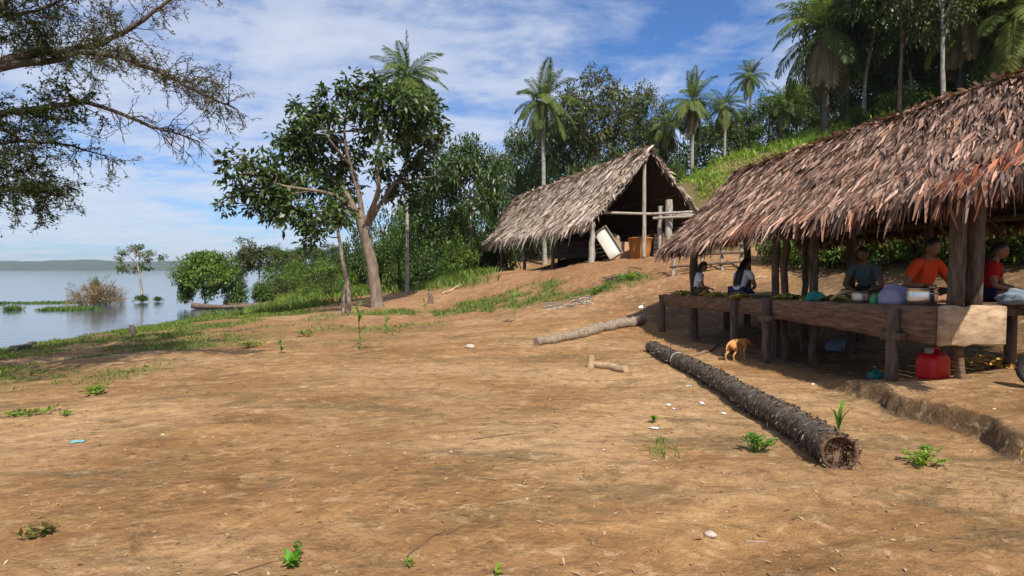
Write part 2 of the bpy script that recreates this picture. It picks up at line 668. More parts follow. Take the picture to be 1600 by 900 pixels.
gx = axis(-1500, 1500, -5.0, 6.5, 0.05, 1.05)
gy = axis(-300, 2500, 2.4, 12.5, 0.05, 1.035)
XX, YY = np.meshgrid(gx, gy)
ZZ = Hfull(XX.ravel(), YY.ravel()).reshape(XX.shape)
far_r = np.maximum(np.abs(XX - 40) - 160, np.abs(YY - 70) - 130)
ZZ = np.where(far_r > 0, np.where(XX < -60, -8.0, ZZ), ZZ)
gi = np.arange(XX.size).reshape(XX.shape)
gq = np.stack([gi[:-1, :-1], gi[:-1, 1:], gi[1:, 1:], gi[1:, :-1]], -1).reshape(-1, 4)


GS = [G(*q_) for q_ in ((765, 476), (835, 462), (925, 456), (985, 440), (660, 492))]


def grassmask(x, y):
    """how grassy the ground is, 0..1"""
    n = fbm(x * 0.45, y * 0.45, 4, 71)
    n2 = fbm(x * 1.6, y * 1.6, 3, 75)
    shore = sstep(-5.0, -10.5, x + 0.12 * (y - 20)) * sstep(4, 11, y) * sstep(-15.4, -14.2, x)
    shore2 = sstep(-3.5, -7.5, x) * sstep(9, 15, y) * sstep(24, 20, y) * 0.7

    def spot(cx, cy, rx, ry):
        return np.exp(-(((x - cx) / rx) ** 2 + ((y - cy) / ry) ** 2))
    s = sum(a_ * spot(*GS[i_][:2], rx_, ry_) for i_, (a_, rx_, ry_) in enumerate(((1.5, 1.4, 1.6), (1.7, 1.0, 1.4), (1.3, .9, 1.0), (1.4, .7, .9), (1.2, 1.8, 1.5)))) + 0.5 * spot(-2.8, 15.8, 2.2, 1.6)
    s = s + 0.35 * spot(1.6, 15.6, 1.3, 0.9) + 0.4 * spot(-5, 12.5, 2.4, 1.2)
    back = sstep(27, 31, y + 0.9 * (x + 4)) * sstep(0.5, -3.0, x)
    hill = sstep(25, 30, y - 0.5 * (x - 9)) * sstep(8.0, 10, x) + sstep(15.0, 18.0, x * 0.8 + y * 0.45) * sstep(7.5, 9.5, x)
    a = np.clip(np.maximum(shore * 1.0, shore2 * 0.75) + s, 0, 1.2)
    a = a * np.clip(0.55 + 1.0 * n + 0.5 * n2, 0, 1.4)
    return np.clip(np.maximum(np.maximum(a, back * (0.8 + 0.3 * n)), hill * (0.85 + 0.6 * n + 0.25 * n2)), 0, 1)


gm = grassmask(XX.ravel(), YY.ravel())
xr_, yr_ = XX.ravel(), YY.ravel()
orange = sstep(13.5, 18, yr_) * sstep(-9, -4, xr_) * sstep(40, 34, yr_)
orange = np.clip(orange + 0.7 * np.exp(-(((xr_ - 7.5) / 2.2) ** 2 + ((yr_ - 18.5) / 2.5) ** 2)), 0, 1) * (0.8 + 0.3 * fbm(xr_ * .5, yr_ * .5, 3, 81))
wet_and_shade = sstep(-9.5, -13.6, xr_ + 0.6 * fbm(xr_ * .5, yr_ * .5, 3, 83)) * sstep(60, 40, yr_)
humus_and_shade = sstep(4.35, 4.9, xr_ + 0.21 * yr_ - 1.85) * sstep(7.2, 8.6, yr_ - .35 * (xr_ - 4.5)) * sstep(17.5, 15.5, yr_) * sstep(14, 11, xr_) * np.clip(.85 + .5 * fbm(xr_ * .9, yr_ * .9, 3, 85), 0, 1)  # platform shade painted into the dirt, with darker soil on the bank behind
humus_and_shade = np.maximum(humus_and_shade, .7 * sstep(.43, .48, xr_ / np.maximum(yr_, 1)) * sstep(9, 11, yr_) * sstep(27, 23, yr_) * np.clip(.8 + .7 * fbm(xr_ * .7, yr_ * .7, 4, 87), 0, 1))
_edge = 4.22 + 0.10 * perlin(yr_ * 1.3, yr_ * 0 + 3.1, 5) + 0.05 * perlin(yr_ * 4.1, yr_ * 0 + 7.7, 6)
humus_and_shade = np.maximum(humus_and_shade, sstep(-.10, 0.0, xr_ - _edge) * sstep(.13, .06, xr_ - _edge) * sstep(8.6, 7.4, yr_) * sstep(3.4, 4.4, yr_))
wet_and_shade = np.maximum(wet_and_shade, .85 * humus_and_shade)  # damp shore strip and dark soil, plus the shade painted below the deck
orange = orange * (1 - humus_and_shade)
TT = np.stack([np.clip(orange, 0, 1), gm, wet_and_shade], 1)
m, nt, b = new_mat('dirt')
oc = objco(nt)
sp = nt.new('ShaderNodeSeparateColor')
nt.link(attr(nt), sp.inputs[0])
flow = nt.mapping(oc, scale=(0.8, 1.9, 1), rot=(0, 0, R(-16)))
big = nt.noise(oc, 0.42, 5, 0.6, 0.5)
mid = nt.noise(flow, 1.1, 7, 0.68, 0.7)
fine = nt.noise(oc, 9.0, 6, 0.7, 0.2)
grit = nt.noise(oc, 60.0, 4, 0.7)
base = nt.ramp(mid, [(0.30, (0.158, 0.072, 0.027)), (0.45, (0.280, 0.142, 0.054)), (0.60, (0.370, 0.205, 0.083)), (0.76, (0.49, 0.31, 0.150))])
base = nt.mix(nt.ramp(big, [(0.40, 0.0), (0.62, 0.72)]), base, (0.285, 0.152, 0.060))
pale = nt.ramp(nt.noise(nt.mapping(oc, scale=(0.7, 1.2, 1), loc=(4, 1, 0)), 0.26, 4, 0.6, 0.6), [(0.44, 0.0), (0.60, 0.75)])
base = nt.mix(pale, base, (0.50, 0.315, 0.160))
moss = nt.ramp(nt.noise(nt.mapping(oc, scale=(0.7, 1.5, 1), loc=(1, 7, 3)), 1.15, 7, 0.72, 0.8), [(0.53, 0.0), (0.62, 0.72)])
base = nt.mix(moss, base, (0.150, 0.108, 0.050))
base = nt.mix(nt.ramp(fine, [(0.35, 0.40), (0.62, 0.0)]), base, (0.16, 0.092, 0.045))
speck = nt.ramp(nt.noise(oc, 23.0, 3, 0.7), [(0.64, 0.0), (0.72, 0.55)])
base = nt.mix(speck, base, (0.54, 0.42, 0.29))
org = nt.ramp(nt.noise(oc, 0.8, 5, 0.62), [(0.3, (0.22, 0.098, 0.046)), (0.7, (0.40, 0.205, 0.098))])
org = nt.mix(nt.ramp(fine, [(0.35, 0.5), (0.6, 0.0)]), org, (0.15, 0.08, 0.045))
base = nt.mix(nt.math('MULTIPLY', sp.outputs[0], 0.62), base, org)
gcol = nt.ramp(fine, [(0.35, (0.060, 0.062, 0.020)), (0.65, (0.14, 0.15, 0.045))])
base = nt.mix(nt.math('MULTIPLY', nt.ramp(sp.outputs[1], [(0.15, 0.0), (0.75, 1.0)]), nt.ramp(mid, [(0.2, 0.9), (0.8, 0.6)])), base, gcol)
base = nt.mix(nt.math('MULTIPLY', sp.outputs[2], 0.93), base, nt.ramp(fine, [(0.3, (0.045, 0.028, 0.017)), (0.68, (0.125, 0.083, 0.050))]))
base = nt.mix(nt.ramp(grit, [(0.34, 0.45), (0.48, 0.0)]), base, (0.12, 0.07, 0.035))
vor = nt.new('ShaderNodeTexVoronoi', feature='SMOOTH_F1')
nt.link(oc, vor.inputs['Vector'])
vor.inputs['Scale'].default_value = 17.0
vor.inputs['Smoothness'].default_value = 0.35
clod = nt.math('MULTIPLY', nt.math('SUBTRACT', 0.6, vor.outputs['Distance']), nt.ramp(nt.noise(oc, 0.9, 5, 0.65), [(0.46, 0.0), (0.60, 1.0)]))
#LINK
b.inputs['Roughness'].default_value = 0.92
b.inputs['Specular IOR Level'].default_value = 0.15
blot = nt.noise(nt.mapping(oc, scale=(1, 1.25, 1), loc=(3, 3, 1)), 5.2, 7, 0.74, 0.6)
base = nt.mix(nt.ramp(blot, [(0.38, 0.62), (0.47, 0.0)]), base, (0.15, 0.083, 0.036))
base = nt.mix(nt.ramp(blot, [(0.55, 0.0), (0.66, 0.55)]), base, (0.54, 0.37, 0.21))
hgt = nt.math('ADD', nt.math('MULTIPLY', mid, 0.9), nt.math('ADD', nt.math('MULTIPLY', fine, 0.50), nt.math('MULTIPLY', grit, 0.12)))
bp = nt.new('ShaderNodeBump')
bp.inputs['Strength'].default_value = 0.9
bp.inputs['Distance'].default_value = 0.07
nt.link(base, b.inputs['Base Color'])
nt.link(nt.math('ADD', nt.math('ADD', hgt, nt.math('MULTIPLY', clod, 0.35)), nt.math('MULTIPLY', blot, nt.ramp(nt.noise(oc, 0.55, 4, 0.6), [(0.40, 0.10), (0.62, 0.85)]))), bp.inputs['Height'])
nt.link(bp.outputs[0], b.inputs['Normal'])
g = Geo()
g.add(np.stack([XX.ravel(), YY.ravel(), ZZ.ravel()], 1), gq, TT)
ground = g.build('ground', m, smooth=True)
tag(ground, 'bare trodden brown dirt sloping from the hill to the lake', 'ground', kind='structure')

# ------------------------------------------------------------------ lake
m, nt, b = new_mat('lake_water')
oc = objco(nt)
b.inputs['Base Color'].default_value = (0.06, 0.085, 0.11, 1)
b.inputs['Roughness'].default_value = 0.06
b.inputs['IOR'].default_value = 1.33
b.inputs['Specular IOR Level'].default_value = 0.75
bp = nt.new('ShaderNodeBump')
bp.inputs['Strength'].default_value = 0.24
bp.inputs['Distance'].default_value = 0.05
hh = nt.math('ADD', nt.noise(nt.mapping(oc, scale=(0.8, 1.8, 1)), 1.6, 4, 0.55), nt.math('MULTIPLY', nt.noise(nt.mapping(oc, scale=(0.25, 0.7, 1)), 0.4, 3), 1.5))
nt.link(hh, bp.inputs['Height'])
nt.link(bp.outputs[0], b.inputs['Normal'])
g = Geo()
g.add([(-6000, -300, ZW), (-8, -300, ZW), (-8, 7000, ZW), (-6000, 7000, ZW)], np.array([[0, 1, 2, 3]]))
tag(g.build('lake', m), 'calm pale blue lake beyond the bank', 'lake', kind='structure')

# far shore
m = m_tex('far_forest', (0.020, 0.040, 0.026), (0.050, 0.080, 0.040), 0.02, (1, 1, 3), 0.95, 0.0)
g = Geo()
nx = 260
xs = np.linspace(-3400, 700, nx)
rowsV = []
prof = [(0, 0.0), (25, 0.34), (120, 0.62), (320, 1.0), (700, 0.5), (900, 0.0)]
hx = np.interp(xs, [-3400, -1900, -1500, -1150, -950, -800, 700], [20, 28, 34, 30, 19, 13, 11]) * (1 + 0.16 * fbm(xs / 170, xs * 0 + 1.1, 4, 91))
for dy, hf in prof:
    yy = 1750 + dy + 60 * fbm(xs / 300, xs * 0 + 5, 3, 95)
    zz = ZW - 1.5 + (hx + 1.5) * hf + 2.4 * fbm(xs / 22, xs * 0 + dy, 3, 97) * (1 if hf > 0 else 0)
    rowsV.append(np.stack([xs, yy, zz], 1))
V = np.concatenate(rowsV)
ii = np.arange(len(V)).reshape(len(prof), nx)
g.add(V, np.stack([ii[:-1, :-1], ii[:-1, 1:], ii[1:, 1:], ii[1:, :-1]], -1).reshape(-1, 4))
tag(g.build('hills', m, smooth=True), 'low wooded hills along the far shore of the lake', 'hills', kind='structure')

#@@STRUCT
# ------------------------------------------------------------------ thatched roofs
def bil(q, u, v):
    """q: eave0, eave1, ridge0, ridge1 as arrays; u along, v up"""
    u = np.asarray(u)[..., None]
    v = np.asarray(v)[..., None]
    return (q[0] * (1 - u) + q[1] * u) * (1 - v) + (q[2] * (1 - u) + q[3] * u) * v


def roof_slope(name, q, parent, mat, rng, n, L, W, thick=0.10, rows=None, jit=0.3, tintf=None, sag=0.06, fringe=0, lift=0.16, under='thatch_under', hang=0.25, rough_edge=0.05):
    """a thatched slope: a thick dark mat with overlapping dry leaf blades laid on it"""
    q = [np.array(tuple(p), float) for p in q]
    nrm = np.cross(q[1] - q[0], q[2] - q[0])
    nrm /= np.linalg.norm(nrm)
    if nrm[2] < 0:
        nrm = -nrm
    nu, nv = 40, 12
    U, Vv = np.meshgrid(np.linspace(0, 1, nu), np.linspace(0, 1, nv))

    def surf(u, v):
        p = bil(q, u, v)
        bump = 0.035 * perlin(np.asarray(u) * 9, np.asarray(v) * 3, 3) + 0.03 * perlin(np.asarray(u) * 22 + 5, np.asarray(v) * 7, 4)
        dz = -sag * np.sin(np.pi * np.clip(np.asarray(v), 0, 1)) + bump
        return p + nrm * dz[..., None]
    g = Geo()
    top = surf(U, Vv).reshape(-1, 3)
    bot = top - nrm * thick
    idx = np.arange(nu * nv).reshape(nv, nu)
    f = np.stack([idx[:-1, :-1], idx[:-1, 1:], idx[1:, 1:], idx[1:, :-1]], -1).reshape(-1, 4)
    o = nu * nv
    ring = np.concatenate([idx[0, :], idx[1:, -1], idx[-1, -2::-1], idx[-2:0:-1, 0]])
    rn = np.roll(ring, -1)
    side = np.stack([ring, rn, rn + o, ring + o], -1)
    g.add(np.concatenate([top, bot]), np.concatenate([f, f[:, ::-1] + o, side]), 1.0, 1)
    # blades
    rows = rows or max(12, int(np.linalg.norm((q[2] + q[3] - q[0] - q[1]) / 2) / (L * 0.36)))
    per = n // rows
    for r in range(rows + 1):
        k = per
        u = np.sort(rng.uniform(-0.008, 1.008, k))
        v = r / rows + rng.normal(size=k) * 0.45 / rows + 0.016 * np.sin(u * 30 + r) + L * 0.15 / np.linalg.norm(q[2] - q[0])
        v = np.clip(v, 0.0, 1.03)
        p = surf(np.clip(u, 0, 1), v) + (q[1] - q[0]) * ((u - np.clip(u, 0, 1))[:, None])
        dn = (bil(q, u, np.zeros(k)) - bil(q, u, np.ones(k)))
        dn /= np.linalg.norm(dn, axis=1)[:, None]
        al = (q[1] - q[0]) / np.linalg.norm(q[1] - q[0])
        ang = rng.normal(size=k) * jit + 0.34 * perlin(u * 14, np.full(k, r * 0.33), 8) + 0.2 * perlin(u * 40, np.full(k, r * 0.7), 9)
        d = dn * np.cos(ang)[:, None] + al * np.sin(ang)[:, None]
        d = d + nrm * (rng.uniform(-0.02, lift, k))[:, None]
        s = np.cross(d, nrm) + nrm * (rng.normal(size=k) * 0.55)[:, None]
        s /= np.linalg.norm(s, axis=1)[:, None]
        ll = L * rng.uniform(0.35, 1.5, k)
        ww = W * rng.uniform(0.35, 1.6, k)
        p0 = p + nrm * rng.uniform(0.0, 0.035, k)[:, None] - d * ll[:, None] * 0.25
        pm = p0 + d * (ll * 0.55)[:, None] + nrm * (ll * 0.05)[:, None]
        droop = np.where(v < 1.2 / rows, hang, 0.03)
        tip = p0 + d * ll[:, None] - nrm * (ll * rng.uniform(-0.12, 0.10, k))[:, None]
        tip[:, 2] -= droop * ll * rng.uniform(0.2, 1.6, k)
        w1 = (ww / 2)[:, None]
        V = np.stack([p0 - s * w1 * 0.7, p0 + s * w1 * 0.7, pm + s * w1, pm - s * w1, tip + s * w1 * 0.25, tip - s * w1 * 0.25], 1).reshape(-1, 3)
        b0 = np.arange(k)[:, None] * 6
        fq = np.concatenate([b0 + np.array([[0, 1, 2, 3]]), b0 + np.array([[3, 2, 4, 5]])])
        t = tintf(u, v, rng)
        g.add(V, fq, np.repeat(t, 6, 0), 0)
    # hanging fringe along the eave
    if fringe:
        k = fringe
        u = rng.uniform(-0.005, 1.005, k)
        p = bil(q, u, rng.uniform(-0.01, 0.05, k)) - nrm * rng.uniform(0, thick, k)[:, None]
        dn = (bil(q, u, np.zeros(k)) - bil(q, u, np.ones(k)))
        dn /= np.linalg.norm(dn, axis=1)[:, None]
        d = dn * 0.55 + np.array([0, 0, -0.8]) + rng.normal(size=(k, 3)) * 0.22
        clump = 0.5 + 0.9 * np.clip(perlin(u * 26, u * 0 + 2.2, 15) + 0.25, 0, 1)
        leafset(g, p, d, unit(rng, k), L * rng.uniform(0.4, 1.0, k) * clump, W * rng.uniform(0.6, 1.2, k), tintf(u, np.zeros(k), rng) * 0.8, 0.1, 0)
    return g.build(name, [M[mat], M[under]], parent)


def rake_fringe(g, q, at, rng, n, L, W, tintf):
    """ragged blade ends along a gable edge"""
    q = [np.array(tuple(p), float) for p in q]
    v = rng.uniform(0, 1, n)
    u = np.full(n, float(at))
    p = bil(q, u, v)
    al = (q[1] - q[0]) / np.linalg.norm(q[1] - q[0]) * (1 if at > 0.5 else -1)
    dn = (q[0] - q[2]) / np.linalg.norm(q[0] - q[2])
    d = al * rng.uniform(0.1, 0.8, n)[:, None] + dn * rng.uniform(0.3, 1.0, n)[:, None] + rng.normal(size=(n, 3)) * 0.15
    d[:, 2] -= rng.uniform(0, 0.5, n)
    leafset(g, p - al * 0.06, d, unit(rng, n), L * rng.uniform(0.5, 1.1, n), W * rng.uniform(0.6, 1.1, n), tintf(u, v, rng), 0.1, 0)


def post(name, p0, p1, r, mat, parent, rng, n=9, r1=None, wob=0.015):
    g = Geo()
    p0, p1 = Vector(p0), Vector(p1)
    k = 9
    pts = []
    for i in range(k):
        q = p0.lerp(p1, i / (k - 1))
        if 0 < i < k - 1:
            q = q + Vector((rng.normal() * wob, rng.normal() * wob, 0))
        pts.append(q)
    tube(g, pts, np.linspace(r, r if r1 is None else r1, k), n, 1.0, 0, 0.05, rng)
    return g.build(name, M[mat], parent, smooth=True)


# ------------------------------------------------------------------ near hut and its raised platform
C0 = Vector((4.92, 7.0, 0))
DA = Vector((-0.2055, 0.9787, 0))         # along the platform, away
DN = Vector((0.9787, 0.2055, 0))          # across, under the roof


def DK(t, s, dz=0.0):
    q = C0 + DA * t + DN * s
    return Vector((q.x, q.y, -0.42 - 0.0205 * t + dz))


def t_at(px, s):
    """how far along the platform the sight line of a photo column meets the line at depth s"""
    k = (px - 800) / F
    # C0.x + DA.x t + DN.x s = k (C0.y + DA.y t + DN.y s)
    return (k * (C0.y + DN.y * s) - C0.x - DN.x * s) / (DA.x - k * DA.y)


rng = np.random.RandomState(7)


def tint_near(u, v, rng):
    k = len(u)
    val = np.clip(0.95 + 0.46 * rng.normal(size=k), 0.22, 2.0)
    red = np.clip(0.05 + 0.9 * perlin(u * 7, v * 3, 33) + (0.55 - v * 1.9) * 0.65 + (0.5 - u) * 0.9, 0, 1) * rng.uniform(0.1, 1.0, k)
    red = np.clip((red - .22) * 1.7, 0, 1)
    brn = (rng.uniform(size=k) < 0.35)[:, None]
    dark = (rng.uniform(size=k) < 0.16)
    val = np.where(dark, val * 0.4, val)
    col = np.stack([np.ones(k), np.ones(k), np.ones(k)], 1)
    rc = np.array([0.98, 0.40, 0.20])
    pc = np.array([1.0, 0.97, 0.98])
    col = pc * (1 - red[:, None]) + rc * red[:, None]
    return np.where(brn, col * np.array([.68, .57, .50]), col) * val[:, None]


def tint_far(u, v, rng):
    k = len(u)
    val = np.clip(0.95 + 0.25 * rng.normal(size=k), 0.35, 1.5)
    brown = np.clip(0.1 + 0.9 * perlin(u * 9, v * 4, 43) + (v - 0.75) * 0.9, 0, 0.8) * rng.uniform(0.2, 1, k)
    pc = np.array([1.0, 1.0, 1.0])
    rc = np.array([0.66, 0.50, 0.43])
    return (pc * (1 - brown[:, None]) + rc * brown[:, None]) * val[:, None]


hut = thing('thatched_hut', (C0 + DA * 3 + DN * 1.5) * 1.0 + Vector((0, 0, -1.53)), 'open hut with reddish brown shaggy palm thatch roof over the raised platform', 'hut')
hm = Matrix.Translation(-hut.location)


def rel(o, root):
    """keep world placement when the mesh was written in world coordinates"""
    o.matrix_parent_inverse = Matrix.Translation(-root.location)
    return o


def RF(t, s, z):
    q = C0 + DA * t + DN * s
    return Vector((q.x, q.y, z))


SR = 1.74
front = [RF(-1.95, -0.10, 1.0), RF(7.0, -0.10, 0.45), RF(-0.55, SR, 2.52), RF(6.95, SR, 2.22)]
back = [RF(-0.8, 3.45, 0.80), RF(7.0, 3.45, 0.66), RF(-0.55, SR, 2.52), RF(6.95, SR, 2.22)]
o = rel(roof_slope('thatch', front, hut, 'thatch', rng, 25000, 0.38, 0.040, 0.10, jit=0.15, tintf=tint_near, fringe=1500, lift=0.075, hang=0.30, rows=36), hut)
o['label'] = 'front slope of curled pinkish brown palm leaves, redder along the eave'
rel(roof_slope('thatch', back, hut, 'thatch', rng, 4500, 0.30, 0.050, 0.10, tintf=tint_near, fringe=1100, hang=0.45), hut)
g = Geo()
rake_fringe(g, front, 1, rng, 520, 0.28, 0.038, tint_near)
rake_fringe(g, front, 0, rng, 420, 0.34, 0.05, tint_near)
rake_fringe(g, back, 1, rng, 250, 0.30, 0.05, tint_near)
rake_fringe(g, back, 0, rng, 250, 0.32, 0.05, tint_near)
rel(g.build('rake_fringe', M['thatch'], hut), hut)
g = Geo()
n_ = 800
uu = rng.uniform(0, 1, n_)
pr = np.array([tuple(Vector(front[2]).lerp(Vector(front[3]), x)) for x in uu])
dd = np.array(tuple(DN)) * rng.choice([-1, 1], n_)[:, None] * rng.uniform(0.5, 1, (n_, 1)) + rng.normal(size=(n_, 3)) * 0.25 + np.array(tuple(DA)) * rng.normal(size=(n_, 1)) * 0.4
dd[:, 2] = rng.uniform(-0.75, 0.05, n_)
leafset(g, pr + np.array([0, 0, 0.02]), dd, np.tile([0, 0, 1.0], (n_, 1)) + 0.3 * unit(rng, n_), 0.36 * rng.uniform(0.5, 1.1, n_), 0.055, tint_near(uu, np.full(n_, 0.9), rng), 0.1)
rel(g.build('ridge_cap', M['thatch'], hut), hut)


def roofz(s, t):
    f = (t + 1.95) / 8.95
    e = 1.0 * (1 - f) + 0.45 * f
    r = 2.5 * (1 - f) + 2.22 * f
    return e + (r - e) * (s + 0.1) / (SR + 0.1) if s < SR else r - (r - 0.55) * (s - SR) / (3.55 - SR)


# main posts: photo columns of the front row, a row under the ridge, a back row
for px, s, r in ((1085, 0.35, 0.085), (1212, 0.42, 0.062), (1227, 0.50, 0.058), (1273, 0.62, 0.066)):
    t = t_at(px, s)
    q = RF(t, s, 0)
    rel(post('post', (q.x, q.y, H(q.x, q.y) - 0.1), (q.x, q.y, roofz(s, t) - 0.12), r, 'wood_post', hut, rng), hut)
for px, s in ((1494, 0.28), (1522, 0.50)):
    t = t_at(px, s)
    q = RF(t, s, 0)
    g = Geo()
    plank(g, DK(t, s, -0.015), (q.x + 0.02, q.y, roofz(s, t) - 0.12), 0.145, 0.13, up=tuple(DN), seg=8, jit=0.006, rng=rng)
    rel(g.build('post', M['wood_post'], hut), hut)
for t in (0.2, 3.4, 6.5):
    q = RF(t, SR, 0)
    rel(post('post', (q.x, q.y, H(q.x, q.y) - 0.1), (q.x, q.y, roofz(SR, t) - 0.12), 0.075, 'wood_post', hut, rng), hut)
for t in (-0.2, 3.2, 6.4):
    q = RF(t, 3.15, 0)
    rel(post('post', (q.x, q.y, H(q.x, q.y) - 0.1), (q.x, q.y, roofz(3.15, t) - 0.12), 0.07, 'wood_post', hut, rng), hut)
# beams and rafters under the thatch
for s, zo in ((0.42, -0.16), (SR, -0.14), (3.15, -0.16)):
    rel(post('beam', RF(-1.2 if s < SR else -0.4, s, roofz(s, -1.0) + zo), RF(6.8, s, roofz(s, 6.8) + zo), 0.055, 'wood_post', hut, rng), hut)
for i in range(9):
    t = -0.6 + i * 0.9
    for s0, s1 in ((-0.05, SR), (3.45, SR)):
        rel(post('rafter', RF(t, s0, roofz(s0, t) - 0.12), RF(t, s1, roofz(s1, t) - 0.12), 0.032, 'wood_post', hut, rng, 7), hut)

# ---- platform
plat = thing('raised_platform', C0 + DA * 3 + DN * 1.3 + Vector((0, 0, -1.53)), 'raised wooden platform with thick hewn edge boards under the shaggy thatch', 'platform')


def pb(name, p0, p1, wid, thk, mat='wood', up=(0, 0, 1), **kw):
    g = Geo()
    plank(g, p0, p1, wid, thk, up=up, rng=rng, **kw)
    return rel(g.build(name, M[mat], plat), plat)


# long front edge boards: two lengths that meet at the lashed leg, the nearer one deeper
tj = t_at(1204, 0.0)
pb('edge_board', DK(0.02, 0.0, -0.235), DK(tj - 0.01, 0.0, -0.165), 0.44, 0.07, wid1=0.31, seg=16, jit=0.007, ch=.18)
pb('edge_board', DK(tj + 0.01, 0.03, -0.15), DK(7.12, 0.03, -0.125), 0.29, 0.07, wid1=0.25, seg=16, jit=0.008, ch=.18)
o = pb('end_board', DK(-0.035, -0.03, -0.225), DK(-0.035, 0.86, -0.235), 0.46, 0.06, 'wood_light', seg=8, jit=0.007, ch=0.25)
o['label'] = 'pale sunlit end board'
for i in range(11):
    s = 0.16 + i * 0.235
    t0 = 0.02 if s < 0.9 else 0.42
    pb('deck_board', DK(t0 + rng.uniform(0, .03), s, -0.035 + rng.normal() * .003), DK(6.9 + rng.uniform(-.1, .1), s, -0.035 + rng.normal() * .003), 0.035, 0.215, seg=5, jit=0.003, tint=float(rng.uniform(.75, 1.1)))
for t in (0.45, 1.8, 3.3, 4.9, 6.5):
    pb('joist', DK(t, 0.05, -0.11), DK(t, 2.6, -0.11), 0.10, 0.08, 'wood_post')


def leg(px, s, w, wb, ztop, lean=0.0, mat='wood_post', lash=False, label=None):
    t = t_at(px, s)
    q = DK(t, s)
    zb = H(q.x, q.y) - 0.08
    g = Geo()
    top = DK(t, s, ztop)
    bot = Vector((q.x + lean, q.y, zb))
    plank(g, bot, top, wb, w * 0.9, up=tuple(DA), wid1=w, seg=6, jit=0.004, rng=rng, ch=0.16)
    o = rel(g.build('leg', M[mat], plat), plat)
    if lash:
        g = Geo()
        zc = q.z - 0.40
        for k in range(4):
            th = np.linspace(0, 2 * np.pi, 17)
            a, bb = w * 0.72, w * 0.66
            pts = [bot.lerp(top, (zc + k * 0.028 - zb) / (top.z - zb)) + DA * (a * math.cos(x)) + DN * (bb * math.sin(x)) + Vector((0, 0, 0.012 * math.sin(x * 2 + k))) for x in th]
            tube(g, pts, 0.014, 5, 1.0, cap=False)
        rel(g.build('lashing', M['wood_grey'], o), plat)
        # short cross block under the edge board
        pb('cross_block', top + DA * 0.14 + Vector((0, 0, -0.36)), top - DA * 0.14 + Vector((0, 0, -0.34)), 0.09, 0.13, 'wood_post')
    return o


leg(1398, -0.09, 0.115, 0.14, -0.05, -0.03, lash=True)
leg(1198, -0.09, 0.11, 0.125, 0.02, 0.0, lash=True)
leg(1147, -0.06, 0.12, 0.12, 0.0)
leg(1035, 0.02, 0.13, 0.13, -0.02)
leg(1497, 0.42, 0.09, 0.11, -0.3, 0.05, 'wood')
for t in (1.2, 4.0, 6.6):
    for s in (1.3, 2.5):
        q = DK(t, s)
        g = Geo()
        plank(g, (q.x, q.y, H(q.x, q.y) - 0.08), DK(t, s, -0.16), 0.12, 0.12, up=tuple(DA), seg=4, rng=rng)
        rel(g.build('leg', M['wood_post'], plat), plat)

# ------------------------------------------------------------------ far hut on the bank
E0 = P(919, 348, 23.2)
R0 = P(1016, 232, 24.2)
R1 = P(808, 310, 42.5)
E1 = P(730, 387, 45.5)
B0 = Vector((R0.x * 2 - E0.x, R0.y * 2 - E0.y, E0.z + 0.1))
B1 = Vector((R1.x + (R1.x - E1.x) * 0.9, R1.y + 2.2, E1.z + 0.1))
hut2 = thing('thatched_hut', (3.0, 30, 0.2), 'open gabled hut with pale grey thatch and thin posts on the dirt bank', 'hut')
f2 = [E0, E1, R0, R1]
b2 = [B0, B1, R0, R1]
o = rel(roof_slope('thatch', f2, hut2, 'thatch_grey', rng, 11000, 0.52, 0.085, 0.14, jit=0.22, tintf=tint_far, fringe=900, lift=0.10, sag=0.16, hang=0.5), hut2)
rel(roof_slope('thatch', b2, hut2, 'thatch_grey', rng, 3000, 0.52, 0.09, 0.14, tintf=tint_far, fringe=400, sag=0.1, hang=0.5), hut2)
g = Geo()
for q in (f2, b2):
    rake_fringe(g, q, 0, rng, 260, 0.55, 0.085, tint_far)
    rake_fringe(g, q, 1, rng, 160, 0.5, 0.085, tint_far)
rel(g.build('rake_fringe', M['thatch_grey'], hut2), hut2)
g = Geo()
n_ = 700
uu = rng.uniform(0, 1, n_)
pr = np.array([tuple(R0.lerp(R1, x)) for x in uu])
dd = np.stack([rng.choice([-1, 1], n_) * rng.uniform(0.4, 1, n_), rng.normal(size=n_) * 0.5, rng.uniform(-1.0, -0.1, n_)], 1)
leafset(g, pr + np.array([0, 0, 0.06]), dd, np.tile([0, 0, 1.0], (n_, 1)) + 0.3 * unit(rng, n_), 0.6 * rng.uniform(0.5, 1.1, n_), 0.09, tint_far(uu, np.full(n_, 1.0), rng) * 0.9, 0.1)
rel(g.build('ridge_cap', M['thatch_grey'], hut2), hut2)


def onroof(q, u, v, dz=-0.2):
    p = bil([np.array(tuple(x)) for x in q], np.array(u), np.array(v))
    return Vector(p) + Vector((0, 0, dz))


for px in (924, 863, 819, 783, 751):
    Y = 10.08 / ((px - 800) / F + 0.3)
    x = (px - 800) / F * Y
    u = (Y - E0.y) / (E1.y - E0.y)
    top = onroof(f2, u, 0.10, -0.12)
    r = 0.13 if px == 924 else 0.09
    o = rel(post('post', (x, Y, H(x, Y) - 0.15), (x + 0.05, Y, top.z), r, 'wood_grey' if px == 924 else 'wood_post', hut2, rng, r1=r * 0.72), hut2)
for i, u in enumerate((0.02, 0.22, 0.42, 0.62, 0.82, 0.98)):
    q = onroof(b2, u, 0.12, -0.15)
    rel(post('post', (q.x, q.y, H(q.x, q.y) - 0.15), q, 0.09, 'wood_post', hut2, rng), hut2)
gp = P(1007, 300, 24.35)
o = rel(post('gable_pole', (gp.x, gp.y, H(gp.x, gp.y) - 0.15), (gp.x - 0.02, gp.y, P(1007, 243, 24.35).z), 0.085, 'wood_grey', hut2, rng, r1=0.075), hut2)
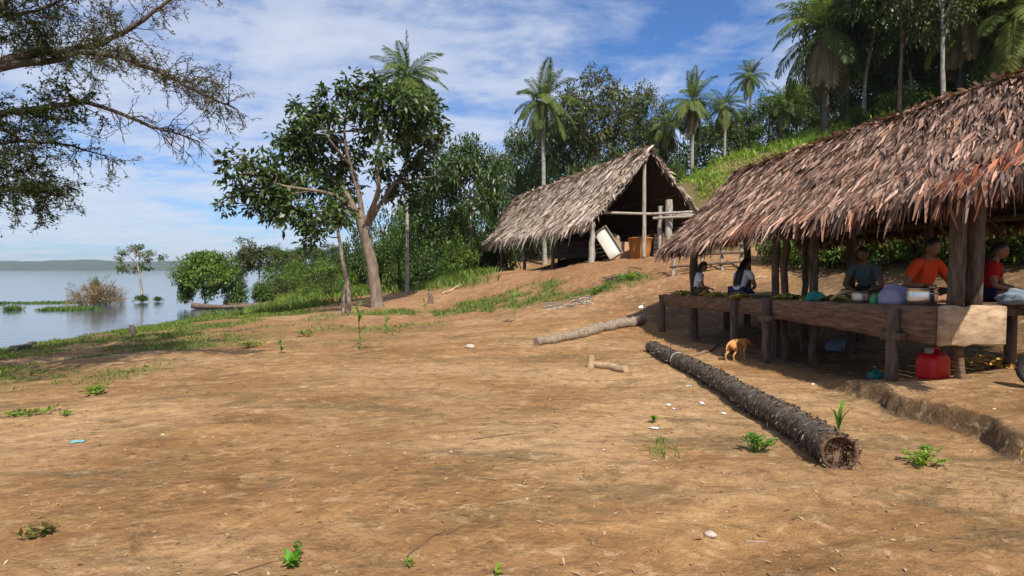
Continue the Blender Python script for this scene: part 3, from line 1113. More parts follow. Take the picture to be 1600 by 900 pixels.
rel(post('cross_beam', P(934, 332, 23.9), P(1092, 336, 24.9), 0.055, 'wood_grey', hut2, rng, wob=0.02), hut2)
for i in range(10):
    u = 0.03 + i * 0.104
    for q in (f2, b2):
        rel(post('rafter', onroof(q, u, 0.02), onroof(q, u, 0.98), 0.05, 'wood_post', hut2, rng, 6), hut2)
for q in (f2, b2):
    for v in (0.1, 0.5):
        rel(post('purlin', onroof(q, 0.01, v, -0.28), onroof(q, 0.99, v, -0.28), 0.055, 'wood_post', hut2, rng, 6), hut2)
# low board walls deep inside
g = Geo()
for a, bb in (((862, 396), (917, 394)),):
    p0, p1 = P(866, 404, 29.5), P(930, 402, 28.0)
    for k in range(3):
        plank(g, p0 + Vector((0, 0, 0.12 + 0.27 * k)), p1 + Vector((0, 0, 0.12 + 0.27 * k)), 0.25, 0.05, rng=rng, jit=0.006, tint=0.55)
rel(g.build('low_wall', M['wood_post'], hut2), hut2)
# back wall of dark planks that closes the inside
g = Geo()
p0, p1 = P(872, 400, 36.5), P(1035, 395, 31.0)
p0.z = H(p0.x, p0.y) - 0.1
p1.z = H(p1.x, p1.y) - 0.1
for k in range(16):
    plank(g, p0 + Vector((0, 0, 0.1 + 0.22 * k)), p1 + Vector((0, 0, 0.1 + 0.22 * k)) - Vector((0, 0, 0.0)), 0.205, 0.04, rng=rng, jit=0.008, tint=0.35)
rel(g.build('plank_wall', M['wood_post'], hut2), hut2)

# things inside the gable
# white trough leaning
t0, t1 = P(964, 401, 23.6), P(938, 360, 24.2)
ax = (t1 - t0).normalized()
sx = Vector((0.93, -0.30, 0.1))
sx = (sx - ax * sx.dot(ax)).normalized()
nz = sx.cross(ax)
if nz.y > 0:
    nz = -nz
tr = thing('white_trough', t0, 'shallow white box leaning beside the post under the far gable', 'trough')
g = Geo()
plank(g, t0, t1, 0.52, 0.03, up=tuple(sx), rng=rng, seg=4)
o = rel(g.build('tray', m_plain('white_worn', (0.60, 0.57, 0.50), 0.7, 0.3, 0, 0.12, 3), tr), tr)
for sgn in (-1, 1):
    g = Geo()
    plank(g, t0 + sx * 0.275 * sgn + nz * 0.05, t1 + sx * 0.275 * sgn + nz * 0.05, 0.15, 0.03, up=tuple(nz), rng=rng)
    rel(g.build('rim', M['wood_grey'], tr), tr)
for q in (t0, t1):
    g = Geo()
    plank(g, q - sx * 0.29 + nz * 0.05, q + sx * 0.29 + nz * 0.05, 0.15, 0.03, up=tuple(nz), rng=rng)
    rel(g.build('rim', M['wood_grey'], tr), tr)


def lathe(g, c, prof, n=24, tint=1.0, axis=None, mat=0):
    """prof: list of (radius, height)"""
    c = Vector(c)
    th = np.linspace(0, 2 * np.pi, n, endpoint=False)
    V = []
    for r, h in prof:
        for a in th:
            V.append((r * math.cos(a), r * math.sin(a), h))
    V = np.array(V)
    if axis is not None:
        q = Vector((0, 0, 1)).rotation_difference(Vector(axis).normalized()).to_matrix()
        V = V @ np.array(q).T
    V = V + np.array(tuple(c))
    m = len(prof)
    idx = np.arange(m * n).reshape(m, n)
    f = np.stack([idx[:-1], np.roll(idx, -1, 1)[:-1], np.roll(idx, -1, 1)[1:], idx[1:]], -1).reshape(-1, 4)
    g.add(V, f, tint, mat)
    return g


q = P(1000, 402, 25.2)
q.z = H(q.x, q.y)
g = Geo()
lathe(g, q, [(0.001, 0.02), (0.33, 0.02), (0.37, 0.05), (0.43, 0.45), (0.48, 0.88), (0.51, 0.9), (0.51, 0.94), (0.47, 0.94), (0.41, 0.45), (0.34, 0.08), (0.001, 0.07)])
o = g.build('plastic_tub', m_plain('orange_plastic', (0.40, 0.165, 0.04), 0.6, 0.4, 0, 0.1), smooth=True)
tag(o, 'big orange plastic tub standing behind the pale gable pole', 'tub')
q = P(955, 380, 26.3)
g = Geo()
lathe(g, q, [(0.001, 0.0), (0.30, 0.0), (0.42, 0.05), (0.44, 0.10), (0.42, 0.13), (0.30, 0.09), (0.001, 0.06)], 22, axis=(-0.25, -1, 0.25))
sv = thing('flat_sieve', q, 'round tan woven sieve propped up next to the orange tub', 'sieve')
rel(g.build('basket', M['wood_light'], sv, smooth=True), sv)
rel(post('stick', (q.x + 0.05, q.y, H(q.x, q.y) - 0.02), (q.x + 0.05, q.y - 0.02, q.z - 0.3), 0.03, 'wood_post', sv, rng), sv)
q = P(972, 400, 26.0)
g = Geo()
z0 = H(q.x, q.y)
nx_, nz_ = 10, 8
VV = []
for j in range(nz_):
    for i in range(nx_):
        VV.append((q.x - 0.35 + 0.75 * i / (nx_ - 1), q.y + 0.05 * math.sin(i * 1.1) + 0.06 * (1 - j / 7), z0 + 0.03 + 0.85 * j / (nz_ - 1)))
VV2 = [(x, y + 0.02, z) for x, y, z in VV]
fc = [(j * nx_ + i, j * nx_ + i + 1, (j + 1) * nx_ + i + 1, (j + 1) * nx_ + i) for j in range(nz_ - 1) for i in range(nx_ - 1)]
g.add(VV, fc)
g.add(VV2, fc)
tag(g.build('cloth_sheet', m_plain('tan_cloth', (0.52, 0.34, 0.20), 0.9, 0.1), smooth=True), 'tan sheet hung low between the white trough and the orange tub', 'sheet')

# ---- rough pole rack between the two huts (seen under the thatch corner)
rk = thing('pole_rack', P(1110, 395, 17.0), 'rough rack of grey poles standing between the two huts', 'rack')
for px in (1052, 1096, 1128, 1158):
    q = P(px, 410, 17.6)
    h = H(q.x, q.y)
    rel(post('upright', (q.x, q.y, h - 0.1), (q.x, q.y, h + 0.95), 0.05, 'wood_grey', rk, rng), rk)
for k, zz_ in enumerate((0.28, 0.6, 0.88)):
    a, c_ = P(1046, 400, 17.55), P(1164, 400, 17.5)
    rel(post('rail', (a.x, a.y, H(a.x, a.y) + zz_), (c_.x, c_.y, H(c_.x, c_.y) + zz_ * 0.8), 0.035, 'wood_post', rk, rng, wob=0.03), rk)
rk2 = thing('pole_stand', P(1060, 330, 21.0), 'stubby grey posts with short cross poles at the open gable corner', 'stand')
for px, py, Y, r in ((1045, 312, 22.5, 0.13), (1032, 322, 22.8, 0.09)):
    q = P(px, py, Y)
    rel(post('upright', (q.x, q.y, H(q.x, q.y) - 0.1), q, r, 'wood_grey', rk2, rng), rk2)
for py in (334, 341):
    rel(post('cross_pole', P(1020, py, 22.4), P(1082, py - 3, 22.0), 0.05, 'wood_grey', rk2, rng, wob=0.03), rk2)

#@@OBJ
# ------------------------------------------------------------------ trees
def limb(g, pts, r0, r1, rng, n=7, k=12, rough=0.05, wob=0.0, tint=1.0):
    c = curve(pts, k)
    if wob:
        c = [p + Vector(rng.normal(size=3) * wob * (0 if i in (0, k - 1) else 1)) for i, p in enumerate(c)]
    rr = r0 + (r1 - r0) * np.linspace(0, 1, k) ** 0.8
    tube(g, c, rr, n, tint, 0, rough, rng, cap=False)
    return c


def twigs_to(g, starts, centres, rng, r=0.02, n=4):
    """a thin branch from the nearest of the limbs to each clump centre"""
    S = np.array([tuple(s) for s in starts])
    for c in centres:
        c = np.array(tuple(c))
        d = np.linalg.norm(S - c, axis=1) + 0.6 * np.maximum(0, S[:, 2] - c[2])
        s = S[np.argmin(d)]
        mid = (s + c) / 2 + rng.normal(size=3) * 0.08 * np.linalg.norm(c - s) + np.array([0, 0, 0.05])
        limb(g, [Vector(s), Vector(mid), Vector(c)], r, r * 0.35, rng, n, 6, 0)


# ---- the big leaning tree by the clearing, laid out from its limbs in the photograph
rng = np.random.RandomState(21)
M['bark_patchy'] = m_tex('bark_patchy', (0.05, 0.036, 0.028), (0.40, 0.36, 0.30), 4.0, (2, 2, 0.9), c3=(0.11, 0.08, 0.06), bump=0.6)
base = G(588, 480)
YT = base.y
px_m = YT / F


def TP(px, py, dy=0.0):
    return P(px, py, YT + dy)


tree = thing('broadleaf_tree', base, 'big spreading tree with dark glossy leaves and a leaning brown trunk in the clearing', 'tree')
g = Geo()
tp = [base + Vector((0.05, 0, -0.2)), TP(586, 450), TP(580, 410), TP(572, 375), TP(562, 340)]
c = curve(tp, 14)
rr = np.interp(np.linspace(0, 1, 14), [0, 0.06, 0.2, 0.7, 1], [0.36, 0.27, 0.235, 0.205, 0.18])
tube(g, c, rr, 12, 1.0, 0, 0.05, rng, cap=False)
limbs = list(c[-3:])
spec = [
    ([(562, 345, 0), (548, 322, -.3), (520, 305, -.8), (492, 298, -1.4), (440, 290, -2.0), (395, 275, -2.2)], .13, .03),
    ([(562, 342, 0), (540, 300, .4), (510, 275, .8), (480, 258, 1.2), (452, 232, 1.4)], .12, .03),
    ([(566, 340, 0), (560, 300, .2), (548, 260, .1), (538, 210, -.2), (545, 150, -.4)], .12, .03),
    ([(572, 350, 0), (584, 320, -.4), (592, 290, -.9), (588, 250, -1.2), (602, 190, -1.4), (625, 155, -1.4)], .13, .03),
    ([(574, 352, .1), (596, 316, .5), (618, 285, .9), (640, 266, 1.2), (672, 250, 1.6), (690, 225, 1.7)], .12, .03),
    ([(618, 285, .9), (650, 280, .3), (678, 275, -.3)], .06, .02),
    ([(548, 322, -.3), (520, 330, -1.2), (490, 340, -1.8), (470, 350, -2.2)], .06, .02),
    ([(492, 298, -1.4), (450, 305, -1.0), (400, 320, -.8), (360, 315, -.6)], .05, .015),
    ([(548, 260, .1), (520, 225, -.9), (492, 185, -1.2)], .06, .02),
    ([(596, 316, .5), (640, 300, 1.8), (690, 290, 2.4)], .05, .015),
]
for pts, r0, r1 in spec:
    cc = limb(g, [TP(*q) for q in pts], r0, r1, rng, 8, 14, 0.06)
    limbs += cc[3:]
crown = Geo()
blobs = [(366, 258, 26, -2), (352, 322, 14, -.8), (375, 300, 22, -1.5), (407, 285, 34, -2), (432, 300, 34, -1), (420, 255, 26, -1.5), (448, 226, 32, 1.2), (478, 215, 36, .6), (489, 177, 26, -1.2), (470, 190, 18, .5),
         (540, 140, 22, -.4), (575, 136, 24, -.4), (560, 165, 30, 0), (627, 152, 32, -1.4), (650, 170, 30, -1), (672, 178, 24, -.2), (606, 190, 30, -1.2), (520, 220, 26, .8), (489, 240, 34, 1.4), (525, 270, 32, 1),
         (470, 280, 34, -.4), (458, 326, 30, -2), (489, 350, 24, -2.2), (488, 374, 14, -2.0), (520, 335, 26, -1.4), (425, 330, 24, -1.2), (545, 300, 24, 1.5), (627, 225, 26, 0.8), (668, 215, 30, 1.4), (655, 250, 28, 1.0), (640, 205, 26, -.6),
         (520, 180, 24, -.8), (500, 150, 14, -1), (460, 165, 12, -.3), (690, 195, 14, .6), (600, 240, 20, -1.4), (575, 205, 24, .6), (512, 300, 26, .4), (590, 165, 24, -1.6), (395, 330, 14, -.6), (555, 238, 24, .9), (592, 268, 22, 1.2), (612, 300, 20, 1.6), (642, 288, 26, 1.2), (535, 322, 20, .8), (655, 318, 20, 1.8)]
cents = []
for bx, by, br, dy in blobs:
    q = TP(bx, by, dy)
    rw = br * px_m * 0.92
    cents.append(q)
    cs = blob(crown, q, rw, int(250 * (br / 28) ** 2), 0.29, rng, 0.85, 11, 0.5, 0.46, 0.22)
    for z in cs[::5]:
        cents.append(z)
twigs_to(g, limbs, cents, rng, 0.028)
rel(g.build('trunk', M['bark_grey'], tree, smooth=True), tree)
rel(crown.build('crown', M['leaf_dark'], tree), tree)

# ---- thin darker tree beside it
b2_ = G(543, 489)
t2 = thing('slender_tree', b2_, 'thin crooked tree with patchy pale bark just in front of the big leaning tree', 'tree')
g = Geo()
Y2 = b2_.y
pts = [b2_ + Vector((0, 0, -.2)), P(545, 460, Y2), P(538, 420, Y2), P(532, 385, Y2 + .1), P(527, 355, Y2 + .3)]
limb(g, pts, .10, .05, rng, 9, 14, .07)
crown = Geo()
cents = []
for bx, by, br in ((520, 340, 26), (500, 365, 16), (548, 335, 24), (530, 310, 24), (495, 335, 18)):
    q = P(bx, by, Y2 + .3)
    cents.append(q)
    blob(crown, q, br * Y2 / F, int(130 * (br / 24) ** 2), .22, rng, .8, 10, .4)
twigs_to(g, [P(527, 355, Y2 + .3), P(530, 370, Y2 + .1)], cents, rng, .03)
limb(g, [b2_ + Vector((-.1, -.12, -.1)), b2_ + Vector((-.12, -.1, .5)), b2_ + Vector((-.02, -.02, 1.1))], .075, .045, rng, 7, 8, .07)
rel(g.build('trunk', M['bark_patchy'], t2, smooth=True), t2)
rel(crown.build('crown', M['leaf_dark'], t2), t2)


# ---- generic broadleaf prototypes, unit-built around the origin (height h, crown radius r)
def proto_tree(name, h, r, seed, leafmat, bark, nblob=16, nleaf=230, L=0.3, crown0=0.38, flat=0.7, fork=4, tr=0.16, per=10, tj=0.28):
    rng = np.random.RandomState(seed)
    root = thing(name, (0, 0, 0), 'x', 'tree')
    g = Geo()
    top = Vector((rng.normal() * .3, rng.normal() * .3, h * 0.62))
    c = limb(g, [Vector((0, 0, -.4)), Vector((rng.normal() * .12, rng.normal() * .12, h * .25)), top * .75, top], tr * h / 8, tr * .5 * h / 8, rng, 8, 12, .05)
    crown = Geo()
    starts = list(c[-4:])
    cents = []
    for i in range(fork):
        a = i * 2 * math.pi / fork + rng.uniform(-.4, .4)
        e = Vector((math.cos(a) * r * .65, math.sin(a) * r * .65, h * rng.uniform(.6, .85)))
        s = c[-rng.randint(2, 7)]
        cc = limb(g, [s, s.lerp(e, .5) + Vector((0, 0, .3)), e], tr * .5 * h / 8, .025, rng, 6, 9, .05)
        starts += cc[2:]
    for i in range(nblob):
        u = unit(rng, 1)[0]
        u[2] = u[2] * 0.9 + 0.1
        rad = rng.uniform(.35, .85)
        q = Vector((u[0] * r * rad, u[1] * r * rad, h * crown0 + h * (1 - crown0) * (0.5 + 0.46 * u[2] * rad ** .5)))
        br = r * rng.uniform(.26, .44)
        cents.append(q)
        blob(crown, q, br, int(nleaf * (br / (r * .35)) ** 2), L, rng, flat, per, .3, .5, tj)
    twigs_to(g, starts, cents, rng, .03)
    g.build('trunk', M[bark], root, smooth=True)
    crown.build('crown', M[leafmat], root)
    root['dims'] = (float(h), float(r))
    return root


def proto_bush(name, h, r, seed, leafmat, nblob=9, nleaf=170, L=0.2, tj=0.3, bark='bark_dark'):
    rng = np.random.RandomState(seed)
    root = thing(name, (0, 0, 0), 'x', 'bush')
    crown = Geo()
    g = Geo()
    cents = []
    for i in range(nblob):
        a = rng.uniform(0, 6.28)
        rad = r * rng.uniform(0, .75)
        zt = h * rng.uniform(.22, .8) * (1 - .35 * rad / r)
        q = Vector((math.cos(a) * rad, math.sin(a) * rad, zt))
        br = r * rng.uniform(.30, .48)
        cents.append(q)
        blob(crown, q, br, int(nleaf * (br / (.4 * r)) ** 2), L, rng, min(1, h / (2 * r) + .35), 9, .2, .5, tj)
    for q in cents:
        limb(g, [Vector((rng.normal() * .1, rng.normal() * .1, -.2)), Vector((q.x * .4, q.y * .4, q.z * .5)), q], .04, .012, rng, 5, 7, 0)
    g.build('stem', M[bark], root, smooth=True)
    crown.build('foliage', M[leafmat], root)
    root['dims'] = (float(h), float(r))
    return root


used = set()


def put(proto, px, py_top, Y, wpx, label, group=None, base_py=None, rz=None, x=None, sink=0.0):
    """stand a tree where a photo column crosses distance Y, as tall and wide as the photo shows it"""
    X = (px - 800) / F * Y
    z0 = H(X, Y) if base_py is None else P(px, base_py, Y).z
    zt = P(px, py_top, Y).z
    h, r = proto['dims']
    sz = max(0.15, (zt - z0 + sink) / h)
    sx = max(wpx * Y / F / r, (.62 if 'tree' in proto.name and 'lake' not in proto.name and 'half' not in proto.name else .3) * sz)
    rz = (px * 1.7 + py_top * .37) % 6.28 if rz is None else rz
    if proto.name not in used:
        used.add(proto.name)
        o = proto
        o.location = (X, Y, z0 - sink)
        o.rotation_euler = (0, 0, rz)
        o.scale = (sx, sx, sz)
        o['label'] = label
        if group:
            o['group'] = group
        return o
    o = dup(proto, (X, Y, z0 - sink), rz, (sx, sx, sz), label)
    if group:
        o['group'] = group
    elif 'group' in o.keys():
        del o['group']
    return o


TA = proto_tree('jungle_tree', 9, 4.0, 101, 'leaf_forest', 'bark_pale', 18, 300, .34, .34)
TB = proto_tree('jungle_tree', 10, 3.6, 102, 'leaf_olive', 'bark_pale', 22, 240, .28, .36, .6)
TC = proto_tree('jungle_tree', 9, 4.2, 103, 'leaf_dark', 'bark', 18, 300, .36, .30)
TD = proto_tree('jungle_tree', 8, 4.0, 104, 'leaf_mid', 'bark_pale', 20, 280, .30, .25)
BA = proto_bush('leafy_shrub', 2.6, 1.9, 111, 'leaf_mid', 10, 190, .22)
BB = proto_bush('leafy_shrub', 2.4, 2.0, 112, 'leaf_bright', 10, 170, .22)
BC = proto_bush('leafy_shrub', 3.0, 2.0, 113, 'leaf_forest', 11, 190, .24)
BD = proto_bush('leafy_shrub', 2.0, 2.0, 114, 'leaf_olive', 10, 170, .20)

# stand between the big tree and the grey hut
put(TC, 735, 208, 36, 62, 'dark leafy tree between the big leaning tree and the grey hut')
put(TA, 775, 245, 42, 40, 'dark rounded tree at the far end of the grey hut roof', rz=1.0)
put(TD, 690, 262, 38, 55, 'mid green tree rising from the shrubs behind the white palm trunk')
put(TD, 655, 300, 40, 46, 'lower green tree directly behind the big leaning trunk', rz=2.0)
gp_ = 'shrubs at the forest edge behind the big tree'
lb_ = 'leafy shrub in the thicket behind the leaning tree and the grey hut'
for i, (pr_, px, py, Y, wp) in enumerate(((BA, 640, 345, 34, 34), (BC, 690, 330, 37, 45), (BA, 720, 360, 34, 38), (BB, 700, 395, 33, 26), (BC, 660, 385, 32, 34), (BA, 625, 395, 32, 30),
                                          (BB, 735, 345, 38, 30), (BC, 755, 325, 41, 34), (BA, 600, 350, 38, 36), (BC, 575, 345, 40, 34), (BB, 610, 420, 33, 24), (BC, 690, 420, 31.5, 28),
                                          (BC, 780, 300, 46, 34), (BA, 560, 390, 42, 30), (BB, 715, 310, 43, 32), (BC, 640, 430, 31.5, 18), (BA, 740, 390, 42, 20), (BB, 670, 345, 42, 30), (BC, 720, 285, 45, 40),
                                          (BA, 640, 310, 44, 36), (BC, 610, 310, 46, 34))):
    put(pr_, px, py, Y, wp, lb_, gp_)
gp_ = 'low shrubs along the lake bank'
lb_ = 'low shrub in the green bank thicket between the lake tree and the leaning tree'
for pr_, px, py, Y, wp in ((BB, 520, 400, 46, 30), (BA, 490, 395, 52, 32), (BB, 465, 402, 56, 30), (BD, 500, 425, 43, 26), (BB, 540, 420, 38, 24), (BA, 520, 435, 36, 20), (BB, 455, 420, 50, 26),
                           (BA, 440, 405, 60, 28), (BB, 480, 440, 40, 22), (BB, 505, 445, 37, 18), (BD, 440, 432, 46, 22), (BC, 555, 370, 50, 30), (BC, 530, 380, 56, 30), (BA, 420, 430, 46, 20), (BD, 470, 392, 66, 26), (BB, 580, 440, 34, 18), (BB, 555, 448, 33, 14)):
    put(pr_, px, py, Y, wp, lb_, gp_)
put(TA, 458, 392, 78, 22, 'small dark tree on the far bank beyond the low shrubs', rz=.4)
put(TC, 492, 386, 84, 24, 'dark round tree crown far along the lake bank', rz=1.4)
put(BC, 500, 388, 70, 20, 'dark bush far along the lake bank under the overhanging crown')
put(TD, 432, 384, 70, 34, 'green far bank tree next to the grey half bare tree', rz=3)
put(TA, 380, 396, 66, 22, 'dark low tree between the bright lake tree and the grey half bare tree', rz=2.5)
put(TC, 470, 384, 72, 30, 'dark tree over the low shrubs where the far bank meets the sky', rz=5)
put(TB, 515, 378, 66, 34, 'olive tree on the far bank under the lowest leaves of the leaning tree', rz=.7)

# trees in and beside the water
LT = proto_tree('lakeside_tree', 6, 3.4, 120, 'leaf_bright', 'bark_dark', 34, 330, .34, .10, .7, 5, .14)
put(LT, 322, 392, 37.5, 46, 'bright green round tree standing in the flooded lake edge', base_py=478)
LB = proto_bush('lakeside_bush', 2.4, 2.0, 121, 'leaf_mid', 13, 240, .26)
put(LB, 370, 420, 38, 24, 'green bush tucked against the bright round lake tree', base_py=476)
put(LB, 290, 428, 37, 18, 'small leafy bush over the water at the outer side of the lake tree', base_py=470)
put(LB, 412, 436, 41, 24, 'green bush on the shore just past the moored canoes')
DT = proto_tree('half_bare_tree', 8, 3.0, 122, 'leaf_olive', 'bark_pale', 20, 190, .34, .25, .7, 6, .14)
put(DT, 404, 370, 62, 34, 'grey half bare tree behind the bright lake tree')

rng = np.random.RandomState(30)
q = P(225, 466, 44)
q.z = ZW
wt = thing('flooded_tree', q, 'small lone tree with rusty and green tufts standing in the lake', 'tree')
g = Geo()
crown = Geo()
Yw = 44
bs = [(222, 468), (221, 448), (218, 430), (215, 412)]
limb(g, [Vector((q.x, q.y, ZW - .8))] + [P(a, bb, Yw) for a, bb in bs], .13, .07, rng, 7, 10)
tufts = [(193, 393, 8), (207, 390, 9), (220, 396, 9), (228, 405, 8), (187, 405, 7), (200, 422, 11), (213, 418, 8), (228, 418, 7), (234, 395, 7), (252, 402, 6), (190, 420, 6), (218, 385, 6)]
cents = []
for a, bb, r in tufts:
    z = P(a, bb, Yw + rng.uniform(-.8, .8))
    cents.append(z)
    blob(crown, z, r * Yw / F, 90, .2, rng, .6, 9, .25, hue=(1.0, 1.0, 1) if r > 7 else (.8, 1.2, 1))
twigs_to(g, [P(a, bb, Yw) for a, bb in bs[1:]], cents, rng, .035)
rel(g.build('trunk', M['bark_pale'], wt, smooth=True), wt)
rel(crown.build('crown', M['leaf_rust'], wt), wt)
put(LB, 222, 459, 43, 14, 'tiny bush of green leaves at the waterline under the lone flooded tree', base_py=470)
put(LB, 245, 462, 43.5, 9, 'tuft of leaves floating beside the lone flooded tree', base_py=470)

# brown half-drowned bush with floating weed
q = P(152, 470, 40)
q.z = ZW
bb_ = thing('flooded_bush', q, 'dry straw coloured bush half drowned in the lake', 'bush')
g = Geo()
fo = Geo()
for i in range(210):
    a = rng.uniform(0, 6.28)
    rr_ = rng.uniform(0, 1.5)
    s = Vector((q.x + math.cos(a) * rr_ * .9, q.y + math.sin(a) * rr_ * .6, ZW - .1))
    e = s + Vector((math.cos(a) * rng.uniform(.2, 1.1), math.sin(a) * rng.uniform(.1, .7), rng.uniform(.5, 1.9) * (1.1 - rr_ / 3.2)))
    limb(g, [s, s.lerp(e, .5) + Vector((0, 0, .25)), e], .014, .005, rng, 3, 6, 0)
    if rng.uniform() < .9:
        blob(fo, s.lerp(e, rng.uniform(.5, 1)), .24, 16, .13, rng, .9, 8, .2, .3, .3, hue=(1, 1, 1))
rel(g.build('stem', M['leaf_dry'], bb_), bb_)
rel(fo.build('foliage', M['leaf_dry'], bb_), bb_)
put(LB, 150, 431, 41, 12, 'green leafy top growing out of the dry drowned bush', base_py=466)


def weed_raft(px, py, Y, rx, ry, label, n, L, mat='grass', zoff=0.0):
    q = P(px, py, Y)
    q.z = ZW
    o = thing('floating_weed', q, label, 'water weed')
    g = Geo()
    a = rng.uniform(0, 6.28, n)
    rr_ = rng.uniform(0, 1, n) ** .5
    c = np.stack([q.x + np.cos(a) * rr_ * rx, q.y + np.sin(a) * rr_ * ry, np.full(n, ZW - .03)], 1)
    keep = perlin(c[:, 0] * 1.2, c[:, 1] * 1.2, 3) > -.25
    c = c[keep]
    d = rng.normal(size=c.shape) * .5
    d[:, 2] = rng.uniform(.3, 1.2, len(c))
    t = np.clip(1 + .3 * rng.normal(size=len(c)), .5, 1.8)
    leafset(g, c, d, unit(rng, len(c)), L * rng.uniform(.5, 1.2, len(c)), .05, t * 0.9)
    rel(g.build('leaves', M[mat], o), o)


weed_raft(75, 467, 42, 2.9, 1.6, 'thin flat raft of yellow green weed on the water before the dry bush', 1400, .16)
weed_raft(108, 482, 35, 1.7, 1.3, 'brighter clump of floating weed nearer the bank', 1300, .24)
weed_raft(22, 483, 34.5, .45, .4, 'small round tuft of weed alone on the water', 350, .38)
weed_raft(4, 467, 41, .5, .3, 'dark scrap of weed on the open water by the raft', 120, .25)


# ------------------------------------------------------------------ palms
def palm(px, py_c, Y, fl, label, base_py=None, nf=22, dead=10, tr=0.13, lean=0.0, seed=0, group=None, mat='leaf_palm', droop=1.0, up=1.0, dead_len=0.9, lw=0.052, nl=58, bark='palm_bark', yellow=0.0, shag=0):
    """px, py_c: photo position of the crown's heart; fl: frond length in metres"""
    rng = np.random.RandomState(500 + seed)
    nf = int(nf * rng.uniform(1.15, 1.5))
    droop *= rng.uniform(.8, 1.25)
    e0_ = rng.uniform(-.15, .12)
    fl = fl * 1.12
    heart = P(px, py_c, Y)
    X0 = heart.x + lean
    z0 = H(X0, Y) if base_py is None else P(px, base_py, Y).z
    root = thing('palm_tree', (X0, Y, z0), label, 'palm', group)
    g = Geo()
    basep = Vector((X0, Y, z0 - .3))
    hgt = heart.z - z0
    pts = [basep, basep.lerp(heart, .35) + Vector((lean * -.15, 0, 0)), basep.lerp(heart, .7), heart]
    c = curve(pts, 26)
    rr = np.interp(np.linspace(0, 1, 26), [0, .06, .5, 1], [tr * 1.5, tr * 1.08, tr, tr * .85])
    rr = rr * (1 + .06 * (np.arange(26) % 2))
    tube(g, c, rr, 9, 1.0, 0, .03, rng)
    rel(g.build('trunk', M[bark], root, smooth=True), root)

    def frond(g, az, el, L, tint, dr, w):
        k = 13
        d = np.array([math.cos(az) * math.cos(el), math.sin(az) * math.cos(el), math.sin(el)])
        p = np.array(tuple(heart)) + d * tr * .8
        pts = [p.copy()]
        for i in range(k - 1):
            d = d + np.array([0, 0, -1]) * dr * (0.055 + 0.14 * (i / k) ** 1.4)
            d /= np.linalg.norm(d)
            p = p + d * L / (k - 1)
            pts.append(p.copy())
        pts = np.array(pts)
        tube(g, pts, np.linspace(.035, .008, k) * L / 3, 4, tint * 1.15, cap=False)
        m = nl
        f = np.linspace(.10, .99, m)
        pp = np.stack([np.interp(f, np.linspace(0, 1, k), pts[:, j]) for j in range(3)], 1)
        tg = np.gradient(pp, axis=0)
        tg /= np.linalg.norm(tg, axis=1)[:, None]
        sd_ = np.cross(tg, np.array([0, 0, 1.0]) + .001)
        sd_ /= np.linalg.norm(sd_, axis=1)[:, None] + 1e-9
        un = np.cross(sd_, tg)
        ll = L * .27 * np.sin(np.pi * (0.12 + .84 * f)) ** .7 * rng.uniform(.85, 1.12, m)
        for s in (-1, 1):
            dd = sd_ * s * .85 + tg * .6 + un * rng.uniform(-.05, .3, m)[:, None]
            dd[:, 2] -= .35 * dr
            tt = tint[None, :] * np.clip(1 + .12 * rng.normal(size=m), .6, 1.4)[:, None]
            leafset(g, pp, dd, un + .3 * unit(rng, m), ll, w * L / 3, tt, .1)

    cr = Geo()
    for i in range(nf):
        az = i * 2.39996 + rng.uniform(-.5, .5)
        f = (i + .5) / nf
        el = (1.42 + e0_ - 2.25 * f) * up + rng.normal() * .17
        v = rng.uniform(.75, 1.3)
        yl = yellow * rng.uniform(0, 1) * f
        frond(cr, az, el, fl * rng.uniform(.72, 1.12) * (0.8 + .2 * f), np.array([v * (1 + 1.6 * yl), v * (1 + .7 * yl), v]), droop * (.75 + .5 * f), lw)
    rel(cr.build('crown', M[mat], root), root)
    if dead:
        dg = Geo()
        for i in range(dead):
            az = i * 2.39996 + 1.1
            frond(dg, az, -.55 - rng.uniform(0, .7), fl * dead_len * rng.uniform(.7, 1.05), np.ones(3) * rng.uniform(.6, 1.2), 1.9, lw * .8)
        rel(dg.build('dead_fronds', M['leaf_dry'], root), root)
    return root


palm(635, 118, 29, 2.35, 'tall slender palm with a pale white trunk rising behind the big leaning tree', base_py=460, nf=27, dead=0, tr=.075, seed=1, up=.95, droop=1.0, mat='leaf_palm', bark='palm_bark')
palm(848, 158, 48, 3.1, 'feathery palm with a white trunk showing just above the grey hut roof', nf=26, dead=5, tr=.16, seed=2, lean=.2, mat='leaf_palm', droop=1.25)
palm(1082, 158, 52, 3.0, 'palm with a full arching crown and long tan hanging fronds on the grassy slope', nf=24, dead=10, tr=.15, seed=3, droop=1.35, yellow=.35)
palm(1133, 165, 54, 2.3, 'thinner palm just uphill of the one with tan hanging fronds', nf=20, dead=6, tr=.12, seed=4, droop=1.3, yellow=.2)
palm(1173, 118, 72, 2.3, 'small distant palm standing high and alone against the sky', nf=22, dead=3, tr=.14, seed=5, droop=1.15)
palm(1228, 163, 54, 2.6, 'bushy palm on the slope before the round green trees', nf=24, dead=4, tr=.15, seed=6, droop=1.25)
palm(1040, 200, 54, 2.4, 'pale drooping palm between the grey hut gable and the slope palms', nf=18, dead=12, tr=.13, seed=7, droop=1.7, yellow=.5)
palm(1292, 45, 36, 3.6, 'large dark palm with a skirt of dead fronds at the edge of the hill forest', nf=24, dead=12, tr=.2, seed=8, droop=1.15, bark='bark_dark', mat='leaf_palm', dead_len=1.0)
palm(1505, 15, 33, 3.4, 'palm with yellowed hanging fronds in the hill forest', nf=24, dead=10, tr=.17, seed=9, droop=1.4, yellow=.8, bark='bark_dark')
